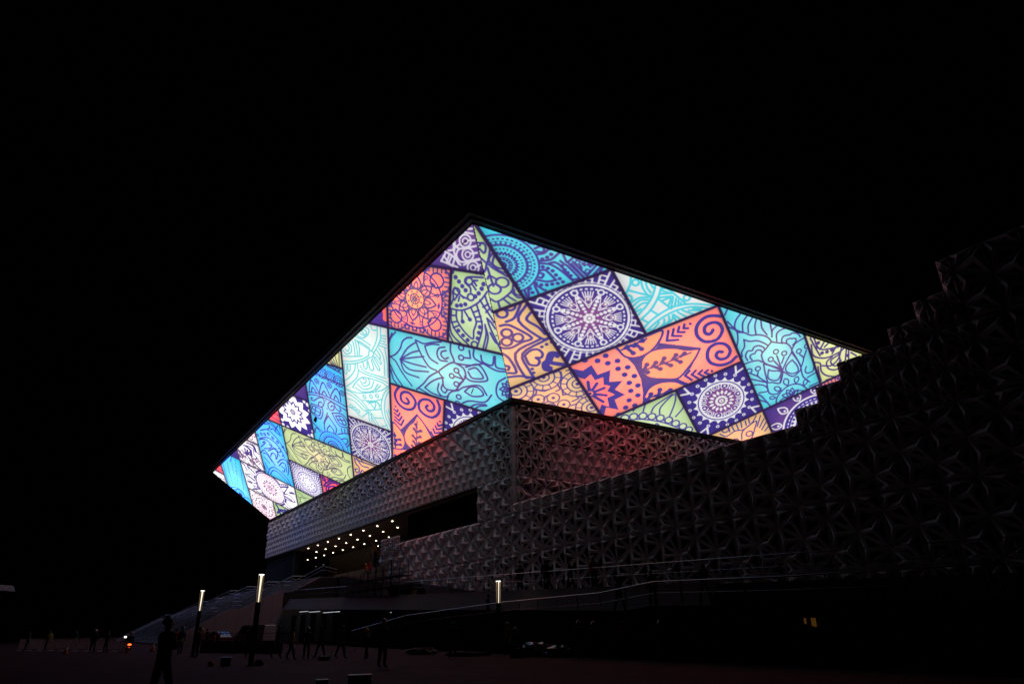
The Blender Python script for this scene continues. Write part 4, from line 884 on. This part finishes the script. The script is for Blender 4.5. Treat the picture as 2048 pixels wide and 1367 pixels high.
    t = bpy.data.meshes.new('t'); t.from_pydata(x.v, [], x.f); bm.from_mesh(t); bpy.data.meshes.remove(t)
    for f in bm.faces:
        f.smooth = True; c = f.calc_center_median(); rel = (c-Vector(ph)); al = rel.y*sb+rel.z*cb
        mi = 1
        if any((c-hd).length < .105 for hd, d, s in hands): mi = 0
        elif al > .555 and (c-Vector(V[nk])).length < .4: mi = 0
        elif al < -.02 and not any(abs(c.x) > .2 and c.z > .6 for _ in (0,)): mi = 3 if c.z < .12 else 2
        f.material_index = mi
    bm.to_mesh(em); bm.free()
    for q in (M_SKIN, CLOTH[vest or top], CLOTH[legs], M_SHOE): em.materials.append(q)
    k = height/1.75; o.scale = (k, k, k); o.parent = root
    top_c = Vector(V[h2]); tilt = up(.9)
    if helmet:
        mb = MB(); mb.lathe((0, 0, 0), [(.155, -.005), (.15, .012), (.118, .02), (.112, .06), (.088, .105), (.045, .13), (0, .137)], 14)
        hh = mb.build('helmet', HELM[helmet], root, smooth=True)
    else:
        mb = MB(); mb.ball((0, -.012, .0), (.098, .108, .095), 12, 8); hh = mb.build('hair', M_HAIR if not hood else CLOTH[top], root, smooth=True)
    hh.location = (top_c-Vector((0, 0, .03 if helmet else .045)))*k; hh.scale = (k, k, k); hh.rotation_euler = (-bend*.9, 0, 0)
    return root
FOOT = 'onlookers and workers on the dark plaza'
P_ = lambda x, y: (x, y, 0.0)
person(P_(-7.97, 16.36), -35, 'person in dark clothes seen from behind, nearest and largest figure', 'black', 'black', 1.88, 'look')
person(P_(-20.36, 46.04), 100, 'person in dark jacket right of the lamp post beside the nearest onlooker', 'navy', 'black', 1.8, 'stand')
person(P_(-25.2, 54.0), 60, 'person hidden behind the nearest onlooker, blue helmet showing', 'navy', 'jeans', 1.85, 'stand', 'blue')
person(P_(-36.34, 61.73), 180, 'two-tone dressed person in white helmet before the barriers, rightmost of that row', 'navy', 'jeans', 1.8, 'stand', 'white')
person(P_(-35.3, 61.9), 150, 'person in blue jacket touching shoulders with the white helmeted one by the barriers', 'jeans', 'black', 1.72, 'stand')
person(P_(-45.38, 73.76), 170, 'person in teal jacket before the middle of the barrier row', 'teal', 'black', 1.85, 'walk')
person(P_(-47.6, 73.0), 200, 'person in yellow vest standing at the barriers', 'black', 'black', 1.85, 'stand', None, 'yellow')
person(P_(-51.29, 75.5), 120, 'person in black walking at the left part of the barriers', 'black', 'black', 1.8, 'walk')
person(P_(-52.0, 69.5), 200, 'person in orange vest at the far left end of the barriers', 'black', 'black', 1.75, 'stand', 'red', 'orange')
person(P_(-55.5, 72.0), 140, 'person in grey top cut by the left edge of the picture', 'grey', 'black', 1.75, 'stand')
person(P_(-31.4, 66.0), 190, 'person in red top standing behind the barriers near the scooter', 'red', 'black', 1.75, 'stand')
person(P_(-28.5, 66.0), 160, 'person in brown jacket behind the scooter, before the stairs', 'brown', 'black', 1.75, 'phone')
person(P_(-27.3, 62.0), 200, 'person in orange vest near the foot of the grand stair', 'black', 'jeans', 1.75, 'walk', 'yellow', 'orange')
person(P_(-24.33, 56.83), -70, 'person bending forward before the low wall, orange top', 'orange', 'black', 1.72, 'bend')
person(P_(-17.37, 46.84), 175, 'person in black just left of the tallest lamp post', 'black', 'black', 1.76, 'stand')
person(P_(-14.33, 42.9), -60, 'person in dark jacket stepping right, first right of the tallest lamp', 'black', 'jeans', 1.78, 'walk')
person(P_(-12.6, 40.2), -80, 'person in yellow-green vest stepping right, second right of the tallest lamp', 'black', 'black', 1.66, 'walk', None, 'yellow')
person(P_(-12.3, 42.2), 170, 'person in grey with legs apart, third right of the tallest lamp', 'grey', 'black', 1.62, 'hips', 'white')
person(P_(-11.72, 43.06), 120, 'person in red-brown jacket, fourth right of the tallest lamp', 'brown', 'black', 1.74, 'walk')
person(P_(-10.09, 41.16), -60, 'person in black striding right, fifth right of the tallest lamp', 'black', 'black', 1.72, 'walk')
person(P_(-8.25, 39.6), 60, 'short person half hidden behind the striding figure in mid plaza', 'grey', 'black', 1.5, 'walk', 'yellow')
person(P_(-5.81, 31.01), -40, 'tall person in black in mid plaza, legs close together', 'black', 'black', 1.86, 'hips', 'white')
person(P_(-3.46, 38.43), 180, 'person in black standing midway between plaza centre and third lamp', 'black', 'black', 1.78, 'stand')
person(P_(-.55, 40.85), 130, 'person in orange vest right beside the lamp post before the patterned wall', 'black', 'black', 1.66, 'stand', 'yellow', 'orange')
person((-.06, 38.13, 0), 150, 'person sitting on a crate right of the third lamp', 'black', 'black', 1.66, 'sit', 'white')
person(P_(3.0, 35.27), 175, 'person in black with grey cap, left of a pair on the right plaza', 'black', 'black', 1.66, 'stand', 'white')
person(P_(3.78, 35.97), 190, 'shorter person of the pair on the right plaza', 'navy', 'black', 1.6, 'stand', 'yellow')
person(P_(5.12, 34.91), 170, 'person in red top standing alone on the right plaza', 'red', 'black', 1.64, 'phone')
person(P_(6.45, 32.51), 160, 'rightmost person on the plaza, dark clothes and white helmet', 'black', 'black', 1.6, 'stand', 'white')
def on_deck(a, b, *q, **k): return person(W(a, b, zt(a)-.06), *q, **k)
on_deck(-18.2, 11.6, 160, 'person on the deck with hard hat, left before the patterned wall', 'black', 'black', 1.75, 'stand', 'yellow')
on_deck(-21.8, 12.0, 190, 'taller person on the deck before the patterned wall', 'navy', 'black', 1.85, 'stand')
on_deck(-17.4, 8.6, 100, 'person on the deck close to the patterned wall', 'grey', 'black', 1.75, 'walk')
on_deck(-26.6, 12.0, 200, 'person in orange on the deck, right end', 'orange', 'black', 1.75, 'stand', 'orange')
on_deck(-22.6, 10.6, 120, 'person on the deck carrying tools behind the taller one', 'brown', 'black', 1.7, 'walk')
person((*W(-17.6, 13.9, 0)[:2], 1.76), -70, 'person in a hood walking up the ramp', 'black', 'black', 1.72, 'walk', hood=True)
person((*W(-30.8, 13.9, 0)[:2], 2.05), -60, 'person halfway up the ramp in dark clothes', 'black', 'black', 1.75, 'walk')
person((*W(-33.2, 13.8, 0)[:2], 2.24), 150, 'person leaning at the ramp railing', 'grey', 'black', 1.7, 'stand')
person((*W(-36.5, 13.8, 0)[:2], 2.22), -50, 'person at the top of the ramp, rightmost on it', 'navy', 'black', 1.78, 'walk')
person(W(32.6, 2.6, 8.1), 180, 'worker in red vest at the top of the steps before the hoarding', 'black', 'black', 1.75, 'stand', 'red', 'red')
person(W(31.4, 3.6, 7.8), 150, 'worker in orange vest beside the red vested one at the entrance', 'black', 'black', 1.7, 'walk', 'yellow', 'orange')

# ------------------------------------------------------------------ crowd barriers
def barrier(p, q, label, group):
    d = math.dist(p[:2], q[:2]); root = tag(empty('crowd_barrier', (p[0], p[1], 0), math.atan2(q[1]-p[1], q[0]-p[0])), label, 'barrier', group); d -= .08
    mb = MB(); mb.path([(0, 0, .12), (0, 0, 1.15), (d, 0, 1.15), (d, 0, .12)], .025); mb.tube((0, 0, .2), (d, 0, .2), .02); mb.build('frame', M_PALE, root)
    mb = MB(); n = int(d/.16)
    for k in range(1, n): mb.tube((d*k/n, 0, .2), (d*k/n, 0, 1.15), .018, n=5)
    mb.build('bar_panel', M_PALE, root)
    for x in (.15, d-.15): mb = MB(); mb.tube((x, -.28, .02), (x, .28, .02), .025); mb.tube((x, 0, .02), (x, 0, .2), .02); mb.build('foot', M_PALE, root)
M_PALE = mat('pale_barrier', (.6, .48, .44), .5, metal=.1)
b0 = np.array(W(34.5, 40.5, 0)); b1 = np.array(W(14.2, 32.0, 0))
for k in range(9): barrier(b0+(b1-b0)*k/9, b0+(b1-b0)*(k+1)/9, 'pale metal crowd barrier in the row across the left plaza', 'crowd barriers in a row on the left')
def cone(loc, label):
    root = tag(empty('traffic_cone', loc), label, 'traffic cone', 'traffic cones at the barriers')
    mb = MB(); mb.lathe((0, 0, 0), [(.19, .03), (.035, .72), (0, .73)], 14); mb.build('body', CLOTH['orange'], root, smooth=True)
    mb = MB(); mb.box((0, 0, .015), (.42, .42, .03)); mb.build('base', M_BLACK, root)
    mb = MB(); mb.lathe((0, 0, 0), [(.125, .33), (.087, .5)], 14); mb.build('reflective_band', mat('band', (.7, .7, .7), .3), root)
cone((-37.6, 60.2, 0), 'orange traffic cone before the barriers, left of the white helmeted person')
cone((-34.0, 63.0, 0), 'orange traffic cone near the right end of the barriers')
cone((-31.5, 62.4, 0), 'orange traffic cone left of the scooter')

# ------------------------------------------------------------------ scooter with lit tail lamp
sc = tag(empty('motor_scooter', (-33.15, 61.6, 0), math.radians(118)), 'motor scooter with glowing red tail lamp facing the stairs', 'scooter')
M_TYRE = mat('tyre', (.015, .015, .015), .8); M_SCP = mat('scooter_paint', (.06, .06, .07), .3)
for x in (-.62, .62):
    mb = MB(); n = 18
    for i in range(n):
        t0, t1 = 2*PI*i/n, 2*PI*(i+1)/n; mb.tube((x+.2*math.cos(t0), 0, .25+.2*math.sin(t0)), (x+.2*math.cos(t1), 0, .25+.2*math.sin(t1)), .05, n=6)
    w = mb.build('wheel', M_TYRE, sc); mb = MB(); mb.tube((x, -.04, .25), (x, .04, .25), .15, n=12); mb.build('rim', M_STEEL, w)
mb = MB(); mb.hexa([(-.75, -.13, .42), (-.1, -.15, .3), (-.1, .15, .3), (-.75, .13, .42)], [(-.78, -.10, .72), (-.12, -.14, .70), (-.12, .14, .70), (-.78, .10, .72)]); mb.hexa([(-.1, -.15, .26), (.42, -.15, .26), (.42, .15, .26), (-.1, .15, .26)], [(-.1, -.15, .32), (.42, -.15, .32), (.42, .15, .32), (-.1, .15, .32)]); mb.hexa([(.38, -.2, .3), (.46, -.2, .3), (.46, .2, .3), (.38, .2, .3)], [(.30, -.14, .98), (.38, -.12, .98), (.38, .12, .98), (.30, .14, .98)]); mb.build('body', M_SCP, sc)
mb = MB(); mb.box((-.42, 0, .77), (.66, .24, .1)); mb.build('seat', M_BLACK, sc)
mb = MB(); mb.tube((.34, 0, .95), (.62, 0, .25), .035); mb.tube((.33, -.32, 1.04), (.33, .32, 1.04), .02); mb.tube((.34, 0, .95), (.33, 0, 1.04), .03); mb.build('handlebar', M_DARK, sc)
mb = MB(); mb.ball((-.80, 0, .62), (.05, .16, .075), 10, 6); mb.build('tail_lamp', mat('tail_lamp', (.5, .05, .02), emit=(1, .12, .02), estr=3), sc)
mb = MB(); mb.ball((-.80, 0, .40), (.03, .09, .03), 8, 5); mb.build('reflector_glow', mat('reflector_glow', (.5, .1, .02), emit=(1, .12, .02), estr=.5), sc)  # glint of the reflector painted in as emission, no lamp here
person((-33.0, 61.3, .1), 28, 'rider in black sitting astride the scooter with red tail lamp', 'black', 'black', 1.72, 'sit', 'red')
t = tag(empty('work_lamp', (-34.3, 62.9, 0)), 'small white work lamp on a stand left above the red tail lamp', 'work lamp')
mb = MB(); mb.tube((0, 0, 0), (0, 0, 1.1), .02)
for k in range(3): mb.tube((0, 0, .4), (.3*math.cos(2.1*k), .3*math.sin(2.1*k), 0), .014, n=5)
mb.build('stand', M_DARK, t); mb = MB(); mb.box((0, -.02, 1.2), (.24, .1, .18)); mb.build('housing', M_DARK, t); mb = MB(); mb.box((0, -.075, 1.2), (.2, .012, .13)); mb.build('lens', mat('work_lens', (.9, .9, .9), emit=(1, .9, .7), estr=3), t)

# ------------------------------------------------------------------ vehicles at the foot of the stair
def loft(mb, secs):                              # sections: list of rings with equal count
    n = len(secs[0]); P = [p for s in secs for p in s]
    F = [tuple(range(n))[::-1], tuple(range(len(P)-n, len(P)))]
    for j in range(len(secs)-1):
        for i in range(n): F.append((j*n+i, j*n+(i+1) % n, (j+1)*n+(i+1) % n, (j+1)*n+i))
    mb.mesh(P, F)
def vehicle(name, loc, rz, label, cat, paint, L, Wd, prof, glass, wx):
    """prof: side outline stations x -> (z low, z shoulder, z top, half width at top)"""
    root = tag(empty(name, loc, rz), label, cat); mb = MB()
    loft(mb, [[(x, -Wd, zl), (x, Wd, zl), (x, Wd*1.0, zs_), (x, wt, zt_), (x, -wt, zt_), (x, -Wd, zs_)] for x, zl, zs_, zt_, wt in prof]); mb.build('body', paint, root)
    for nm, quads in glass:
        for q in quads: mb = MB(); n = Vector(q[1])-Vector(q[0]); n = n.cross(Vector(q[2])-Vector(q[0])).normalized()*.012; mb.hexa([Vector(p)-n for p in q], [Vector(p)+n for p in q]); mb.build(nm, M_GLASS, root)
    for x in wx:
        for y in (-Wd, Wd): mb = MB(); mb.tube((x, y-.1, .32), (x, y+.1, .32), .32, n=16); w = mb.build('wheel', M_TYRE, root); mb = MB(); mb.tube((x, y-.11, .32), (x, y+.11, .32), .18, n=10); mb.build('rim', M_STEEL, w)
    for y in (-Wd*.72, Wd*.72):
        mb = MB(); mb.ball((prof[-1][0]+.0, y, prof[-1][2]-.08), (.06, .16, .08), 8, 5); mb.build('headlight', mat('headlight_glass', (.5, .5, .5), .15), root)
    return root
M_RED = mat('dark_red_paint', (.16, .02, .02), .25); M_WHITEP = mat('white_paint', (.34, .34, .37), .3)
car = [(-2.1, .35, .80, .86, .62), (-1.85, .25, .88, 1.0, .66), (-1.2, .22, .90, 1.40, .60), (-.2, .22, .90, 1.46, .60), (.45, .22, .90, 1.38, .58), (1.15, .22, .88, .96, .68), (1.9, .25, .78, .82, .66), (2.1, .32, .62, .66, .6)]
vehicle('parked_car', W(30.2, 21.6, 0), ROT_A+.25, 'dark red parked car before the stone wall of the grand stair', 'car', M_RED, 4.2, .84, car, [('windscreen', [[(1.08, -.62, 1.02), (1.08, .62, 1.02), (.52, .54, 1.38), (.52, -.54, 1.38)]]), ('rear_window', [[(-1.72, -.6, 1.06), (-1.72, .6, 1.06), (-1.25, .55, 1.38), (-1.25, -.55, 1.38)]]), ('side_window', [[(-1.1, s*.79, .98), (.6, s*.79, .98), (.35, s*.645, 1.36), (-1.0, s*.645, 1.38)] for s in (-1, 1)])], (-1.3, 1.3))
van = [(-2.4, .35, 1.2, 2.0, .76), (-2.3, .3, 1.2, 2.05, .80), (.9, .3, 1.2, 2.08, .80), (1.35, .3, 1.15, 1.95, .78), (2.0, .3, 1.05, 1.12, .80), (2.4, .35, .85, .9, .76)]
vehicle('parked_van', W(27.2, 18.2, 0), ROT_A+.5, 'white van parked behind the tallest lamp post at the podium corner', 'van', M_WHITEP, 4.8, .9, van, [('windscreen', [[(1.98, -.72, 1.2), (1.98, .72, 1.2), (1.42, .68, 1.9), (1.42, -.68, 1.9)]]), ('side_window', [[(.3, s*.905, 1.25), (1.2, s*.905, 1.25), (1.1, s*.835, 1.85), (.3, s*.835, 1.85)] for s in (-1, 1)])], (-1.5, 1.55))
mb = MB(); mb.hexa([W(4.5, 27.7, 0), W(-6.0, 24.3, 0), W(-6.0, 24.0, 0), W(4.5, 27.4, 0)], [W(4.5, 27.7, .85), W(-6.0, 24.3, .85), W(-6.0, 24.0, .85), W(4.5, 27.4, .85)])
tag(mb.build('low_wall', mat('green_grey_wall', (.07, .075, .05), .8)), 'low green-grey wall left and right of the tallest lamp post', 'wall')
railing('plaza_railing', [W(8, 29.5, 0), W(-4, 26.0, 0), W(-14, 21.6, 0)], 'thin railing behind the low wall near the tallest lamp', 'railing', h=1.35, step=2.0, bars=.2, r=.02)

# ------------------------------------------------------------------ canopy at the left edge of the picture
cn = tag(empty('canopy', (-40.2, 53.4, 0)), 'pale canopy roof with slanting struts at the left edge', 'canopy')
M_CAN = mat('pale_canopy', (.30, .27, .28), .6, spec=.1)
mb = MB(); mb.hexa([(-7, -2.2, 4.72), (.35, -2.2, 4.72), (.35, 2.2, 4.72), (-7, 2.2, 4.72)], [(-7, -2.2, 5.15), (.1, -2.2, 5.15), (.1, 2.2, 5.15), (-7, 2.2, 5.15)]); mb.build('roof', M_CAN, cn)
for y in (-1.6, 1.6):
    for d in (0, .5): mb = MB(); mb.hexa([(.05-d, y-.1, 4.72), (.05-d+.16, y-.1, 4.72), (.05-d+.16, y+.1, 4.72), (.05-d, y+.1, 4.72)][::-1], [(-1.9-d, y-.1, 2.9), (-1.9-d+.16, y-.1, 2.9), (-1.9-d+.16, y+.1, 2.9), (-1.9-d, y+.1, 2.9)][::-1]); mb.build('strut', M_CAN, cn)
    mb = MB(); mb.tube((-2.2, y, 0), (-2.2, y, 4.7), .1, n=8); mb.build('post', M_CAN, cn); mb = MB(); mb.tube((-6.6, y, 0), (-6.6, y, 4.7), .1, n=8); mb.build('post', M_CAN, cn)

# ------------------------------------------------------------------ boxes, bags and debris on the plaza
def crate(name, c, d, rz, m, label, cat):
    root = tag(empty(name, (c[0], c[1], 0), rz), label, cat); x, y, z = d
    mb = MB(); mb.box((0, 0, z/2), d); mb.build('body', m, root)
    mb = MB(); mb.box((0, 0, z+.02), (x+.03, y+.03, .04)); mb.build('lid', m, root)
    for s in (-1, 1): mb = MB(); mb.box((s*(x/2+.015), 0, z*.7), (.03, .16, .03)); mb.build('handle', M_DARK, root)
    return root
B1 = W(-21.0, 30.8, 0); B2 = W(-20.6, 31.4, 0); B3 = W(-22.5, 29.6, 0); B4 = W(-20.0, 25.6, 0); B5 = W(-39.0, 30.9, 0); B6 = W(-38.2, 31.7, 0)
M_BOX = mat('black_case', (.02, .02, .022), .45)
crate('equipment_case', B1, (.45, .4, .34), .3, M_BOX, 'black case on the plaza beside a small orange bag', 'case')
crate('equipment_case', B5, (.62, .45, .36), .2, M_BOX, 'large black case at the bottom edge of the picture', 'case')
crate('equipment_case', B6, (.3, .3, .24), .4, M_BOX, 'small black case left of the large one at the bottom edge', 'case')
crate('equipment_case', B4, (.55, .3, .18), .9, M_BOX, 'long low black case behind the walking group', 'case')
crate('equipment_case', (-.06, 38.0, 0), (.5, .4, .40), .9, M_BOX, 'dark crate under the sitting person', 'crate')
def lump(name, c, s, m, label, cat, n=2, rough=.25):
    me = bpy.data.meshes.new(name); bm = bmesh.new(); bmesh.ops.create_icosphere(bm, subdivisions=n, radius=1)
    for v in bm.verts:
        k = 1+random.uniform(-rough, rough); v.co = Vector((v.co.x*s[0]*k, v.co.y*s[1]*k, max(0, v.co.z*s[2]*k+s[2]*.55)))
    bm.to_mesh(me); bm.free(); me.materials.append(m); o = bpy.data.objects.new(name, me); COL.objects.link(o); o.location = (c[0], c[1], 0); return tag(o, label, cat)
lump('bag', B2, (.16, .14, .16), CLOTH['orange'], 'small orange bag left of the black case', 'bag', rough=.12)
lump('bag', B3, (.22, .2, .2), CLOTH['brown'], 'brown bag on the ground right of the tallest lamp post', 'bag', rough=.12)
lump('debris_heap', W(-17.9, 18.9, 0), (.9, .5, .28), M_CONC, 'low heap of rubble at the foot of the dark wall, left', 'debris', rough=.4)
lump('debris_heap', W(-22.6, 18.2, 0), (1.2, .5, .18), M_CONC, 'flat heap of rubble left of the third lamp', 'debris', rough=.45)
lump('plastic_sheet', W(-26.4, 16.0, 0), (.8, .6, .45), mat('clear_plastic', (.45, .46, .48), .12, spec=.8), 'crumpled shiny plastic sheet right of the sitting person', 'plastic sheet', 3, .35)
lump('plastic_sheet', W(-28.0, 15.7, 0), (.7, .5, .35), MATS['clear_plastic'], 'second crumpled plastic sheet, further right by the dark wall', 'plastic sheet', 3, .3)
lump('tarpaulin_heap', W(3.0, 10.2, 0), (1, 1, .1), CLOTH['black'], 'heap', 'heap').location.z = zt(3)-.06
o = bpy.data.objects['tarpaulin_heap']; o.scale = (1.7, 1.2, 9); tag(o, 'dark heap of building material under tarpaulin on the deck', 'material heap')
bk = tag(empty('bucket', W(.4, 10.9, zt(.4)-.06)), 'yellow bucket beside the tarpaulin heap on the deck', 'bucket'); mb = MB(); mb.lathe((0, 0, 0), [(0, .01), (.2, .01), (.26, .5), (.24, .5), (.18, .04)], 14); mb.build('body', CLOTH['yellow'], bk); mb = MB(); mb.path([(.25*math.cos(t*PI/6), 0, .5+.2*math.sin(t*PI/6)) for t in range(7)], .012); mb.build('handle', M_DARK, bk)
